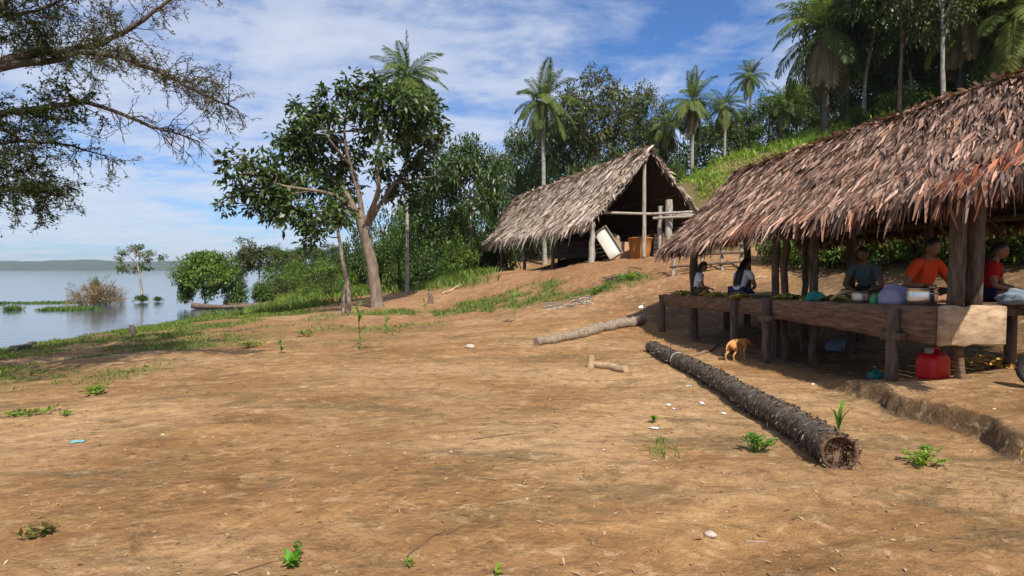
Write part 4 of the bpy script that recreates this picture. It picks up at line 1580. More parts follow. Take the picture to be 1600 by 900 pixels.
palm(1590, 20, 31, 3.6, 'palm with long dead fronds hanging above the ridge of the near thatch', nf=24, dead=14, tr=.18, seed=10, droop=1.4, yellow=.5, bark='bark_dark')
palm(868, 235, 60, 2.4, 'low palm in deep shade behind the grey hut', nf=20, dead=4, tr=.14, seed=11, droop=1.2, mat='leaf_palm')

# forest on the hill
put(TB, 935, 98, 54, 72, 'broad olive tree with a forked pale trunk behind the grey hut', rz=.5)
put(TB, 1005, 128, 58, 52, 'airy olive tree beside the broad forked one behind the hut', rz=2.1)
put(TC, 885, 165, 60, 46, 'dark tree filling the gap between the white trunk palm and the broad olive tree', rz=2.2)
put(TA, 820, 205, 64, 34, 'dark tree low behind the far end of the grey roof', rz=.2)
put(TD, 1252, 122, 58, 48, 'rounded bright tree on the skyline behind the bushy palm', rz=1.1)
put(TD, 1200, 146, 60, 40, 'rounded green tree under the lone distant palm', rz=4)
put(TA, 1155, 172, 62, 44, 'dark tree low behind the slope palms', rz=3)
put(TC, 1110, 186, 60, 44, 'dark tree between the trunks of the two slope palms', rz=5)
put(TC, 1290, 135, 58, 40, 'dark tree below the large palm at the forest edge', rz=.3)
lab_f = 'dark tree crowding the hill forest above the near thatch roof'
grp_f = 'trees of the hill forest'
for i, (pr_, px, py, Y, wp) in enumerate(((TA, 1345, -70, 36, 78), (TC, 1400, -110, 33, 85), (TA, 1465, -60, 38, 80), (TC, 1540, -90, 34, 90), (TD, 1370, 0, 44, 70), (TA, 1440, 10, 45, 75),
                                          (TC, 1510, 20, 42, 75), (TA, 1590, -20, 40, 80), (TB, 1330, 30, 50, 60), (TA, 1620, -120, 30, 95), (TC, 1320, -60, 42, 50), (TD, 1560, 60, 46, 60), (TB, 1470, -130, 30, 70), (TA, 1700, -100, 34, 90), (TC, 1780, -60, 30, 90), (TA, 1400, 60, 50, 50), (TC, 1345, 20, 38, 60), (TA, 1420, 30, 36, 62), (TC, 1480, 0, 35, 70), (TA, 1550, 10, 34, 70), (TC, 1600, 10, 33, 60), (TA, 1380, 80, 39, 44), (TC, 1450, 60, 38, 50), (TA, 1520, 50, 37, 56), (TC, 1310, 60, 46, 46), (TD, 1580, 40, 34, 50), (TB, 1395, -20, 40, 70), (TA, 1280, 100, 50, 44))):
    put(pr_, px, py, Y, wp, lab_f, grp_f, rz=i * 1.3)
lb_ = 'undergrowth shrub below the trees of the hill forest'
gp_ = 'undergrowth of the hill forest'
for pr_, px, py, Y, wp in ((BB, 1400, 140, 34, 34), (BA, 1360, 145, 37, 40), (BC, 1330, 130, 42, 44), (BA, 1440, 120, 34, 40), (BC, 1480, 100, 35, 46), (BB, 1530, 90, 32, 36), (BC, 1560, 70, 36, 46),
                           (BC, 1400, 100, 44, 50), (BC, 1470, 70, 46, 50), (BA, 1290, 165, 46, 34), (BA, 1335, 165, 35, 26), (BB, 1300, 185, 38, 22), (BC, 1590, 50, 36, 46), (BC, 1440, 60, 50, 50), (BC, 1360, 90, 52, 50), (BC, 1530, 40, 44, 50), (BA, 1390, 165, 31, 24)):
    put(pr_, px, py, Y, wp, lb_, gp_)
lb_ = 'dark shrub in the shaded thicket behind the grey hut'
gp_ = 'shaded shrubs behind the grey hut'
for pr_, px, py, Y, wp in ((BC, 815, 240, 52, 34), (BC, 845, 255, 50, 30), (BC, 880, 240, 52, 36), (BC, 915, 235, 50, 36), (BC, 950, 225, 52, 38), (BC, 985, 225, 52, 36), (BC, 1020, 225, 54, 32), (BC, 900, 200, 62, 46),
                           (BC, 960, 190, 62, 46), (BC, 850, 215, 62, 46), (BC, 1055, 215, 60, 36), (BC, 1105, 215, 60, 36), (BC, 1150, 200, 60, 36), (BC, 1200, 195, 60, 36), (BC, 1250, 185, 58, 36), (BC, 800, 275, 55, 30), (BC, 1010, 190, 64, 50)):
    put(pr_, px, py, Y, wp, lb_, gp_)
lb_ = 'low green bush on the open grassy slope'
gp_ = 'bushes of the grassy slope'
for pr_, px, py, Y, wp in ((BB, 1285, 205, 34, 20), (BB, 1240, 210, 40, 22), (BB, 1180, 220, 44, 22), (BB, 1120, 240, 44, 20), (BB, 1265, 212, 35, 20), (BA, 1060, 240, 48, 20), (BB, 1090, 255, 42, 16)):
    put(pr_, px, py, Y, wp, lb_, gp_, sink=.15)
# seen under the near thatch
lb_ = 'green bush on the bank behind the platform'
gp_ = 'bushes on the bank behind the platform'
for k_, (pr_, px, pb_, hh_, ww_) in enumerate(((BB, 1245, 405, 1.1, .9), (BB, 1215, 400, .9, .6), (BB, 1330, 402, 1.0, 1.0), (BB, 1395, 398, 1.0, 1.0), (BB, 1450, 395, 1.1, 1.0), (BB, 1545, 398, .9, .9), (BB, 1600, 400, 1.0, .9), (BA, 1290, 392, 1.6, 1.3), (BA, 1360, 385, 1.6, 1.4), (BA, 1430, 380, 1.7, 1.5), (BA, 1500, 385, 1.6, 1.4), (BA, 1570, 380, 1.8, 1.5), (BB, 1650, 395, 1.2, 1.2), (BB, 1500, 402, .8, .7), (BA, 1240, 385, 1.6, 1.2))):
    q = G(px, pb_ + 14, 11)
    put(pr_, px, 421 - (q.z + hh_) * F / q.y, q.y, ww_ * F / q.y, lb_, gp_, sink=.1, rz=k_ * 1.1)

# prototypes that got no place must not stay at the origin
for pr_ in (TA, TB, TC, TD, BA, BB, BC, BD, LT, LB, DT):
    if 'dims' in pr_.keys():
        pass
for o in list(bpy.data.objects):
    if 'dims' in o.keys():
        del o['dims']

# ------------------------------------------------------------------ overhanging tree whose branches enter from outside the frame
rng = np.random.RandomState(77)
YO = 9.5
bp_ = Vector((-11.6, 9.8, H(-11.6, 9.8)))
ot = thing('feathery_tree', bp_, 'overhanging tree with fine feathery leaves reaching over the lake bank', 'tree')
g = Geo()
fol = Geo()


def OP(px, py, dy=0.0):
    return P(px, py, YO + dy)


fork = OP(-330, 180, .2)
limb(g, [bp_ + Vector((0, 0, -.3)), bp_ + Vector((.2, 0, 1.5)), OP(-360, 330, .2), fork], .30, .2, rng, 10, 14, .05)
mains = [
    ([fork, OP(-120, 130, 0), (0, 98, 0), (60, 83, .1), (110, 78, .1), (160, 65, .2), (215, 38, .3), (270, -5, .4)], .105, .025),
    ([(-60, 112, 0), (20, 103, 0), (80, 95, 0), (130, 82, -.2), (190, 92, -.4), (250, 112, -.5), (300, 140, -.6), (345, 160, -.6), (372, 172, -.7)], .07, .010),
    ([fork, OP(-100, 190, .4), (0, 178, .3), (70, 168, .3), (130, 160, .2), (190, 178, .1), (240, 200, .0), (275, 208, 0), (312, 222, -.1)], .075, .008),
    ([fork, OP(-150, 60, .3), (-20, 28, .3), (20, -15, .4)], .10, .05),
    ([fork, OP(-200, 230, .6), (-60, 230, .6), (20, 222, .6), (90, 225, .5), (150, 240, .4), (188, 258, .3)], .05, .006),
    ([fork, OP(-220, 300, .2), (-80, 290, .1), (0, 290, .1), (60, 300, 0), (108, 308, 0)], .05, .008),
    ([(-20, 28, .3), (60, 15, .5), (130, -20, .8)], .04, .015),
    ([fork, OP(-200, 0, .5), OP(-60, -120, .8), OP(140, -180, 1.0)], .1, .03),
    ([OP(-60, -120, .8), OP(100, -60, 1.5), OP(260, -40, 1.6), OP(400, -8, 1.5)], .05, .01),
]
allc = []
for pts, r0, r1 in mains:
    pp = [OP(*q) if isinstance(q, tuple) else q for q in pts]
    allc.append(limb(g, pp, r0, r1, rng, 8, 26, .05, .008))


def spray(p, d, L, dens, tint, nsub=3, leaf=.05, bare=0.0, depth=0):
    """a twig with pinnate leaflets, forking once"""
    d = d.normalized()
    k = 7
    pts = [p]
    dd = d.copy()
    for i in range(k - 1):
        dd = (dd + Vector(rng.normal(size=3) * .16) + Vector((0, 0, -.04))).normalized()
        pts.append(pts[-1] + dd * L / (k - 1))
    tube(g, pts, np.linspace(.010 if depth == 0 else .006, .0025, k), 3, 1.0, cap=False)
    if depth < 2:
        for i in range(nsub):
            j = rng.randint(1, k)
            sd2 = (dd + Vector(rng.normal(size=3) * .65)).normalized()
            spray(pts[j], sd2, L * rng.uniform(.4, .65), dens, tint, 2, leaf, bare, depth + 1)
    if rng.uniform() >= bare:
        n = int(dens * L * 60)
        f = rng.uniform(.15, 1, n) * (k - 1)
        i0 = np.minimum(f.astype(int), k - 2)
        A = np.array([tuple(q) for q in pts])
        c = A[i0] + (A[i0 + 1] - A[i0]) * (f - i0)[:, None]
        dv = rng.normal(size=(n, 3)) * .8 + np.array(tuple(dd)) * .6
        dv[:, 2] *= .5
        t = np.clip(1 + .3 * rng.normal(size=n), .4, 1.9)
        leafset(fol, c + rng.normal(size=(n, 3)) * .02, dv, unit(rng, n) * .5 + np.array([0, 0, .8]), leaf * rng.uniform(.6, 1.3, n), leaf * .42, np.stack([t * tint[0], t * tint[1], t * tint[2]], 1), .1)


def along(ci, f0, f1, n, L, dens, tint=(1, 1, 1), bare=0.0, leaf=.055, spread=.9, bias=(0, 0, 0)):
    c = allc[ci]
    for i in range(n):
        f = rng.uniform(f0, f1) * (len(c) - 2)
        j = int(f)
        p = c[j].lerp(c[j + 1], f - j)
        tg_ = (c[j + 1] - c[j]).normalized()
        d = tg_ * .55 + Vector(rng.normal(size=3)) * spread * .6 + Vector(bias)
        spray(p, d, L * rng.uniform(.6, 1.2), dens, tint, 3, leaf, bare)


gr = (0.85, 1.15, .9)
br = (1.25, .85, .7)
along(0, .25, .75, 26, .55, .55, gr)
along(0, .6, 1.0, 26, .6, .45, br, .2)
along(1, .45, .97, 64, .42, .72, (1.0, .8, .75), .1, .045, .8, (0, 0, .12))
along(1, .25, .5, 12, .6, .5, gr)
along(2, .5, 1.0, 34, .45, .06, br, .75, .04)
along(2, .12, .52, 34, .42, 1.1, (.8, 1.05, .95), .05, .075, 1.0, (0, 0, -.1))
along(4, .2, .65, 34, .55, .9, gr, .05, .06, 1.0, (0, 0, -.1))
along(4, .7, 1.0, 12, .4, .4, gr, .3, .06)
along(5, .25, 1.0, 46, .5, 1.2, (.85, 1.0, .9), 0, .065, .9, (0, 0, -.02))
along(3, .3, 1.0, 26, .7, .6, (.9, 1.1, .9), .05)
along(6, .0, 1.0, 40, .7, .5, (1.1, .95, .8), .1, .05)
along(7, .2, 1.0, 60, .9, .9, (.9, 1.1, .9))
along(8, .1, 1.0, 22, .4, .5, (1.2, .8, .7), .1)
for i in range(24):
    q = OP(rng.uniform(-5, 95), rng.uniform(28, 72), rng.uniform(-.3, .5))
    spray(q, Vector(rng.normal(size=3)), .35, 1.0, gr, 3, .06)
for i in range(28):
    q = OP(rng.uniform(-10, 60), rng.uniform(190, 285), rng.uniform(-.3, .6))
    spray(q, Vector((1, 0, -.2)) + Vector(rng.normal(size=3) * .6), .42, 1.1, (.85, .95, .8), 3, .065)
rel(g.build('trunk', M['bark_dark'], ot, smooth=True), ot)
rel(fol.build('crown', M['leaf_olive'], ot), ot)
# the rest of the crown, above and beside the picture: it shades the bank
sh = Geo()
for i in range(46):
    q = Vector((rng.uniform(-13.5, -5.8), rng.uniform(4.5, 9.5), rng.uniform(4.6, 6.5)))
    q.z = max(q.z, .53 * q.y + 1.5)
    blob(sh, q, 1.2, 420, .13, rng, .5, 10, .2, .4)
rel(sh.build('upper_crown', M['leaf_olive'], ot), ot)

#@@GRASS
# ------------------------------------------------------------------ grass
def ground_pts(n, x0, x1, y0, y1, rng, power=1.0, polar=None):
    x = rng.uniform(x0, x1, n)
    y = y0 + (y1 - y0) * rng.uniform(0, 1, n) ** power
    return x, y


def grass_mesh(name, x, y, h, w, rng, mat, tint=None, lean=.45, label='', spread=1):
    z = Hfull(x, y)
    n = len(x)
    c = np.stack([x, y, z - .01], 1)
    d = rng.normal(size=(n, 3)) * lean
    d[:, 2] = 1
    t = np.clip(1 + .28 * rng.normal(size=n), .4, 1.9)
    dry = (rng.uniform(size=n) < .22) * rng.uniform(.3, 1, n)
    T = np.stack([t * (1 + .8 * dry), t * (1 + .1 * dry), t * (1 - .1 * dry)], 1)
    d = d / np.linalg.norm(d, axis=1)[:, None]
    hz = rng.uniform(0, 6.28, n)
    s = np.stack([np.cos(hz), np.sin(hz), np.zeros(n)], 1)
    hh = (h * rng.uniform(.4, 1.25, n))[:, None]
    ww = (w * rng.uniform(.6, 1.3, n))[:, None]
    bend = np.stack([d[:, 0], d[:, 1], -.25 * np.ones(n)], 1) * hh * .5
    mid = c + d * hh * .55
    tip = c + d * hh + bend
    V = np.stack([c - s * ww / 2, c + s * ww / 2, mid + s * ww * .4, mid - s * ww * .4, tip], 1).reshape(-1, 3)
    b0 = np.arange(n)[:, None] * 5
    g = Geo()
    g.add(V, b0 + np.array([[0, 1, 2, 3]]), np.repeat(T, 5, 0))
    g.F.append(b0 + np.array([[3, 2, 4]]))
    g.M.append(np.zeros(n, np.int32))
    o = g.build(name, M[mat])
    tag(o, label, 'grass', kind='stuff')
    return o


rng = np.random.RandomState(55)
x, y = ground_pts(230000, -16, 6, 8, 34, rng, 1.0)
mk = grassmask(x, y) * (1 - sstep(24, 30, y) * .3)
keep = (rng.uniform(size=len(x)) < np.clip((mk - .20) * 1.3, 0, .9)) & (x < 4.2) & ~((x > 2) & (y > 22)) & ~((x > 2.2) & (y < 15))
x, y = x[keep], y[keep]
hh = .05 + .06 * np.clip(grassmask(x, y), 0, 1) + .004 * np.maximum(0, y - 12)
grass_mesh('grass', x, y, hh, .010 + .0007 * y, rng, 'grass', label='sparse short green grass along the lake bank and on the dirt slope')
x, y = ground_pts(60000, -18, 2, 27, 60, rng, 1.2)
mk = grassmask(x, y)
keep = (rng.uniform(size=len(x)) < (mk - .15)) & (Hfull(x, y) > ZW)
x, y = x[keep], y[keep]
grass_mesh('grass', x, y, .45, .05, rng, 'grass', lean=.35, label='taller green grass in front of the shrubs behind the leaning tree')
x, y = ground_pts(110000, 7, 34, 11, 62, rng, 1.0)
mk = grassmask(x, y)
cl_ = fbm(x * .5, y * .5, 3, 131)
keep = (rng.uniform(size=len(x)) < np.clip((mk - .1) * (.75 + .8 * cl_), 0, 1)) & ~((x < 10.5) & (y > 16) & (y < 30)) & (x > 7.5 + .1 * y)
x, y = x[keep], y[keep]
grass_mesh('grass', x, y, .42 + .35 * np.clip(fbm(x * .35, y * .35, 3, 135), 0, 1), .075, rng, 'hillgrass', lean=.5, label='lush bright green grass covering the hillside above the huts')

# ------------------------------------------------------------------ ground litter too fine to count
rng = np.random.RandomState(66)
n = 4500
x = rng.uniform(-6, 7, n)
y = 2.6 + 15 * rng.uniform(0, 1, n) ** 1.3
k1 = np.exp(-(((x - 1.6) / 2.6) ** 2 + ((y - 9) / 4) ** 2)) + .35 + .7 * np.exp(-(((x - 4.4) / .9) ** 2 + ((y - 9.5) / 3.0) ** 2))
keep = rng.uniform(size=n) < k1
x, y = x[keep], y[keep]
z = Hfull(x, y)
g = Geo()
u8 = np.array([[-1, -1, -.6], [1, -1, -.5], [1, 1, -.6], [-1, 1, -.5], [-.7, -.6, .5], [.6, -.7, .6], [.7, .6, .5], [-.6, .7, .45]])
cf = np.array([[0, 3, 2, 1], [4, 5, 6, 7], [0, 1, 5, 4], [1, 2, 6, 5], [2, 3, 7, 6], [3, 0, 4, 7]])
for i in range(len(x)):
    s = .0045 * (1 + 1.5 * rng.uniform() ** 5 * 1.8)
    a = rng.uniform(0, 6.28)
    e = np.array([rng.uniform(.7, 1.6), rng.uniform(.5, 1), rng.uniform(.3, .8)])
    v = (u8 + rng.normal(size=u8.shape) * .22) * e * s
    rv = np.stack([v[:, 0] * math.cos(a) - v[:, 1] * math.sin(a), v[:, 0] * math.sin(a) + v[:, 1] * math.cos(a), v[:, 2]], 1)
    c_ = rng.choice(3, p=[.66, .31, .03])
    t = [np.array([.36, .25, .15]), np.array([.20, .13, .08]), np.array([.55, .46, .35])][c_] * rng.uniform(.7, 1.2)
    g.add(rv + np.array([x[i], y[i], z[i] + s * .2]), cf, t)
tag(g.build('pebbles', m_leaf('pebble_bits', (1, 1, 1), .9, 0.0, .1)), 'small crumbs of stone and clay strewn over the dirt', 'pebbles', kind='stuff')
# dry leaf and twig bits
n = 3000
x = rng.uniform(-6, 6, n)
y = 2.6 + 14 * rng.uniform(0, 1, n) ** 1.3
keep = (x < 4.3)
x, y = x[keep], y[keep]
z = Hfull(x, y)
d = rng.normal(size=(len(x), 3))
d[:, 2] *= .12
g = Geo()
tt = np.array([[.38, .27, .15], [.24, .15, .085], [.44, .34, .21]])[rng.randint(0, 3, len(x))] * rng.uniform(.6, 1.1, (len(x), 1))
leafset(g, np.stack([x, y, z + .008], 1), d, np.tile([0, 0, 1.0], (len(x), 1)) + .3 * unit(rng, len(x)), rng.uniform(.02, .075, len(x)), rng.uniform(.006, .018, len(x)), tt, .2)
tag(g.build('debris', m_leaf('dry_bits', (1, 1, 1), .9, 0.0, .1)), 'dry leaf scraps and chaff scattered on the dirt', 'debris', kind='stuff')

# ------------------------------------------------------------------ logs and branches
rng = np.random.RandomState(88)
a, e = G(1311, 732), G(1022, 549)
g = Geo()
k = 120
pts = [a.lerp(e, i / (k - 1)) for i in range(k)]
pts = [Vector((p.x + .09 * math.sin(i * .035) + .03 * math.sin(i * .11), p.y, H(p.x, p.y) * .5 + (a.z + (e.z - a.z) * i / (k - 1)) * .5)) for i, p in enumerate(pts)]
f = np.linspace(0, 1, k)
rad = (.136 * (1 - f) + .104 * f) * (1 + .05 * ((np.arange(k) % 5) == 0) + .018 * rng.normal(size=k))
pts = [p + Vector((0, 0, r_ * .86)) for p, r_ in zip(pts, rad)]
lg = thing('palm_log', a, 'long dark ringed palm trunk lying on the dirt in front of the platform', 'log')
tube(g, pts, rad, 20, np.ones(3), 0, .03, rng, cap=False)
rel(g.build('trunk', M['log'] if 'log' in M else m_tex('log_bark', (0.035, 0.026, 0.020), (0.26, 0.205, 0.155), 7, (1.5, 6, 1.5), c3=(0.095, 0.070, 0.052), bump=0.9, dist=.03), lg, smooth=False), lg)
# shaggy leaf-base fibres around the rings
g = Geo()
T_, A_, B_ = frames(np.array([tuple(p) for p in pts]))
nf_ = 2300
i0 = rng.randint(0, k, nf_)
th = rng.uniform(0, 6.28, nf_)
rd = np.cos(th)[:, None] * A_[i0] + np.sin(th)[:, None] * B_[i0]
c = np.array([tuple(p) for p in pts])[i0] + rd * (rad[i0] * .97)[:, None]
d = -T_[i0] * rng.uniform(.2, 1, (nf_, 1)) + rd * .45 + np.cross(T_[i0], rd) * rng.normal(size=(nf_, 1)) * .9
tt = np.clip(.10 + .15 * np.abs(rng.normal(size=nf_)), .05, .55)
leafset(g, c, d, rd + .3 * unit(rng, nf_), rng.uniform(.03, .085, nf_), rng.uniform(.010, .026, nf_), np.stack([tt * 1.15, tt * .96, tt * .78], 1), .1)
rel(g.build('bark_fibres', m_leaf('log_fibre', (1, 1, 1), .9, 0, .1), lg), lg)
# sawn end, hollowed and fibrous
g = Geo()
ax = (pts[0] - pts[3]).normalized()
lathe(g, pts[0] - ax * .02, [(rad[0] * 1.02, -.05), (rad[0] * 1.0, .03), (rad[0] * .86, .035), (rad[0] * .8, .0), (rad[0] * .45, -.03), (.001, -.04)], 22, axis=ax)
nq = 260
th = rng.uniform(0, 6.28, nq)
q1 = np.array(tuple(ax.orthogonal().normalized()))
q2 = np.cross(np.array(tuple(ax)), q1)
rr_ = rad[0] * rng.uniform(.2, 1.02, nq) ** .6
c = np.array(tuple(pts[0])) + (np.cos(th) * rr_)[:, None] * q1 + (np.sin(th) * rr_)[:, None] * q2 - np.array(tuple(ax)) * .03
leafset(g, c, np.tile(np.array(tuple(ax)), (nq, 1)) + .5 * rng.normal(size=(nq, 3)), unit(rng, nq), rng.uniform(.03, .07, nq), .012, rng.uniform(.5, 1.4, nq), .1)
o = rel(g.build('cut_end', m_tex('log_core', (0.05, 0.028, 0.018), (0.21, 0.125, 0.075), 18, bump=.8), lg, smooth=False), lg)
g = Geo()
i_ = 88
th = np.linspace(0, 2 * np.pi, 25)
tube(g, [Vector(tuple(np.array(tuple(pts[i_])) + (A_[i_] * math.cos(x_) + B_[i_] * math.sin(x_)) * (rad[i_] + .008))) for x_ in th], .011, 5, 1, cap=False)
rel(g.build('vine_tie', M['wood_grey'], lg), lg)


def log(name, pxs, r0, r1, mat, label, cat, rough=.08, n=10, k=30, sink=.75, wob=.0, rings=0):
    g = Geo()
    c = curve([G(*q) for q in pxs], k)
    rr = np.linspace(r0, r1, k) * (1 + rough * .6 * rng.normal(size=k))
    c = [Vector((p.x + rng.normal() * wob, p.y + rng.normal() * wob, H(p.x, p.y) + r_ * sink)) for p, r_ in zip(c, rr)]
    tube(g, c, rr, n, 1.0, 0, rough, rng)
    o = g.build(name, mat if not isinstance(mat, str) else M[mat])
    return tag(o, label, cat)


lm2 = m_tex('log_pale', (0.10, 0.072, 0.052), (0.44, 0.36, 0.28), 9, (2, 4, 2), c3=(0.25, 0.19, 0.14), bump=.8, dist=.02)
log('fallen_log', [(838, 541), (920, 524), (1004, 505)], .085, .12, lm2, 'straight weathered palm log lying from the clearing into the platform shade', 'log', .10, 12, 60)
log('wood_piece', [(925, 573), (950, 576), (978, 582)], .05, .06, 'wood_light', 'short pale piece of wood lying flat on the bare dirt', 'wood', .03)
g = Geo()
q = G(923, 574)
tube(g, [q + Vector((0, 0, -.03)), q + Vector((.0, .0, .08)), q + Vector((.015, 0, .19))], [.07, .06, .045], 9, 1, 0, .08, rng)
tag(g.build('wood_stub', M['wood_light']), 'small upright stub of wood at the end of the short pale piece', 'wood')
log('branch', [(1062, 558), (1090, 556), (1112, 548), (1119, 541)], .02, .035, 'bark_red', 'bent brown branch on the dirt between the big log and the platform', 'branch', .08, 7, 16, .6)
log('plank_scrap', [(1128, 556), (1140, 560), (1148, 562)], .03, .035, 'bark_dark', 'short dark stick beside the hind feet of the dog', 'stick', .05, 7, 8)
log('driftwood', [(245, 506), (285, 498)], .07, .04, 'bark_dark', 'dark driftwood log at the water edge below the lake tree', 'log', .06, 7, 12, .5)
log('driftwood', [(20, 548), (45, 541), (72, 532)],   .10, .05, 'bark_dark', 'thick dark driftwood log on the shaded lake bank', 'log', .12, 8, 14, .5)
g = Geo()
q = G(207, 524)
tube(g, [q + Vector((0, 0, -.05)), q + Vector((0.02, 0, .12)), q + Vector((-.02, 0, .3))], [.13, .10, .06], 9, 1, 0, .1, rng)
tag(g.build('stump', M['bark_dark']), 'small black stump standing on the grassy edge of the lake', 'stump')
g = Geo()
q = G(672, 474)
tube(g, [q + Vector((0, 0, -.05)), q + Vector((0.02, 0, .25)), q + Vector((-.02, 0, .42))], [.14, .10, .06], 9, 1, 0, .12, rng)
tag(g.build('stump', M['bark']), 'brown rotten stump on the bank between the white palm trunk and the grey hut', 'stump')
log('branch', [(690, 462), (706, 455), (720, 448)], .05, .07, 'wood_light', 'pale branch lying on the bank just below the far post of the grey hut', 'branch', .05, 7, 10)


def twig(px, py, L, az, label, mat='wood', r=.005):
    q = G(px, py)
    d = Vector((math.cos(az), math.sin(az), 0))
    c = [q + d * L * f + Vector((rng.normal() * .0025, rng.normal() * .0025, 0)) for f in np.linspace(-.5, .5, 8)]
    c = [Vector((p.x, p.y, H(p.x, p.y) + r * .8)) for p in c]
    g = Geo()
    tube(g, c, np.linspace(r, r * .5, 8), 6, 1, 0, .08, rng)
    tag(g.build('twig', M[mat]), label, 'twig')


twig(668, 845, .36, 1.05, 'straight pale twig alone on the dirt, longest near the camera')
twig(712, 830, .16, 1.0, 'short twig beside the longest pale twig')
twig(780, 682, .5, .35, 'thin pale twig in the middle of the dirt clearing')
twig(1180, 848, .12, .1, 'grey stick on the dirt below the green weed tuft', 'wood_grey')
twig(400, 888, .3, .8, 'twig by the leafy weed at the bottom edge of the dirt')
twig(1000, 516, .5, .2, 'pale stick next to the end of the weathered log')

# charred twig heap on the slope and pile near the bank
def heap(px, py, rx, ry, n, label, mat):
    q = G(px, py)
    root = thing('brush_heap', q, label, 'brush')
    g = Geo()
    for i in range(n):
        a = q + Vector((np.clip(rng.normal(), -1.3, 1.3) * rx, np.clip(rng.normal(), -1.3, 1.3) * ry, 0))
        a.z = H(a.x, a.y) + rng.uniform(0, .12)
        d = Vector((rng.normal(), rng.normal(), rng.uniform(-.1, .35))).normalized() * rng.uniform(.15, .4)
        tube(g, [a - d, a + Vector((0, 0, .02)), a + d], [.012, .02, .008], 5, rng.uniform(.5, 1.3), cap=True)
    rel(g.build('twigs', M[mat], root), root)


heap(905, 476, .6, .4, 26, 'low grey heap of dry twigs on the slope below the green grass patch', 'wood_grey')
heap(975, 437, .35, .35, 30, 'small dark heap of twigs beside the green tuft below the grey hut', 'bark_dark')
for px, py, r_, lab in ((735, 544, .10, 'flat grey stone alone in the middle of the clearing'), (1110, 838, .035, 'small pale pebble on the dirt below the two weeds'), (1073, 604, .03, 'round white stone in the shadow line of the big log')):
    q = G(px, py)
    bm_ = bmesh.new()
    bmesh.ops.create_icosphere(bm_, subdivisions=3, radius=r_)
    for v in bm_.verts:
        n_ = perlin(np.array([v.co.x / r_ * 1.1 + px]), np.array([v.co.y / r_ * 1.1 + v.co.z / r_]), 9)[0]
        v.co *= 1 + .25 * n_
        v.co.z *= .5
    me = bpy.data.meshes.new('stone')
    bm_.to_mesh(me)
    bm_.free()
    at = me.attributes.new('tint', 'FLOAT_COLOR', 'POINT')
    at.data.foreach_set('color', np.ones(len(me.vertices) * 4, np.float32))
    for p in me.polygons:
        p.use_smooth = True
    me.materials.append(m_plain('stone', (.42, .35, .27), .9, .2, 0, .3, 20, .3))
    o = bpy.data.objects.new('stone', me)
    COL.objects.link(o)
    o.location = q + Vector((0, 0, r_ * .25))
    tag(o, lab, 'stone')

# ------------------------------------------------------------------ weeds and sprouts
def weed(px, py, r, h, nleaf, L, label, mat='leaf_weed', stems=9, W=.5):
    q = G(px, py)
    root = thing('weed', q, label, 'weed')
    g = Geo()
    fo = Geo()
    tw = np.array([rng.uniform(.8, 1.5), rng.uniform(.7, 1.05), rng.uniform(.7, 1.2)])
    for i in range(stems):
        a = rng.uniform(0, 6.28)
        rr_ = r * rng.uniform(.1, 1)
        p = q + Vector((math.cos(a) * rr_ * .3, math.sin(a) * rr_ * .3, 0))
        e = q + Vector((math.cos(a) * rr_, math.sin(a) * rr_, 0))
        e.z = H(e.x, e.y) + h * rng.uniform(.4, 1)
        p.z = H(p.x, p.y) - .01
        c = curve([p, p.lerp(e, .55) + Vector((0, 0, h * .2)), e], 7)
        tube(g, c, np.linspace(.005, .002, 7), 4, 1, cap=False)
        m = max(2, nleaf // stems)
        f = rng.uniform(.3, 1, m)
        A = np.array([tuple(x_) for x_ in c])
        cc = np.stack([np.interp(f, np.linspace(0, 1, 7), A[:, j]) for j in range(3)], 1)
        d = rng.normal(size=(m, 3))
        d[:, 2] = np.abs(d[:, 2]) * .4
        t = np.clip(1 + .2 * rng.normal(size=m), .5, 1.6)
        leafset(fo, cc, d, np.tile([0, 0, 1.], (m, 1)) + .5 * unit(rng, m), L * rng.uniform(.6, 1.2, m), W * L, np.stack([t * rng.uniform(.85, 1.2), t, t], 1) * tw, .12)
    rel(g.build('stem', M['leaf_weed'], root), root)
    rel(fo.build('leaves', M[mat], root), root)


def grasstuft(px, py, n, h, w, label, mat='leaf_weed', spread=.06, lean=.5):
    q = G(px, py)
    root = thing('grass_tuft', q, label, 'grass tuft')
    g = Geo()
    for i in range(n):
        a = rng.uniform(0, 6.28)
        hh_ = h * rng.uniform(.5, 1.1)
        p = q + Vector((np.clip(rng.normal(), -1, 1) * spread, np.clip(rng.normal(), -1, 1) * spread, 0))
        p.z = H(p.x, p.y) - .01
        ln = lean * rng.uniform(.2, 1.2)
        d = Vector((math.cos(a), math.sin(a), 0))
        c = np.array([tuple(p), tuple(p + d * ln * hh_ * .3 + Vector((0, 0, hh_ * .55))), tuple(p + d * ln * hh_ * .7 + Vector((0, 0, hh_ * .85))), tuple(p + d * ln * hh_ * 1.2 + Vector((0, 0, hh_ * .9)))])
        s = np.array([-d.y, d.x, 0.0])
        ws = np.array([.5, 1, .8, .05]) * w / 2
        V = np.concatenate([c - s * ws[:, None], c + s * ws[:, None]])
        g.add(V, np.array([[0, 4, 5, 1], [1, 5, 6, 2], [2, 6, 7, 3]]), np.ones(3) * rng.uniform(.7, 1.25))
    rel(g.build('blades', M[mat], root), root)


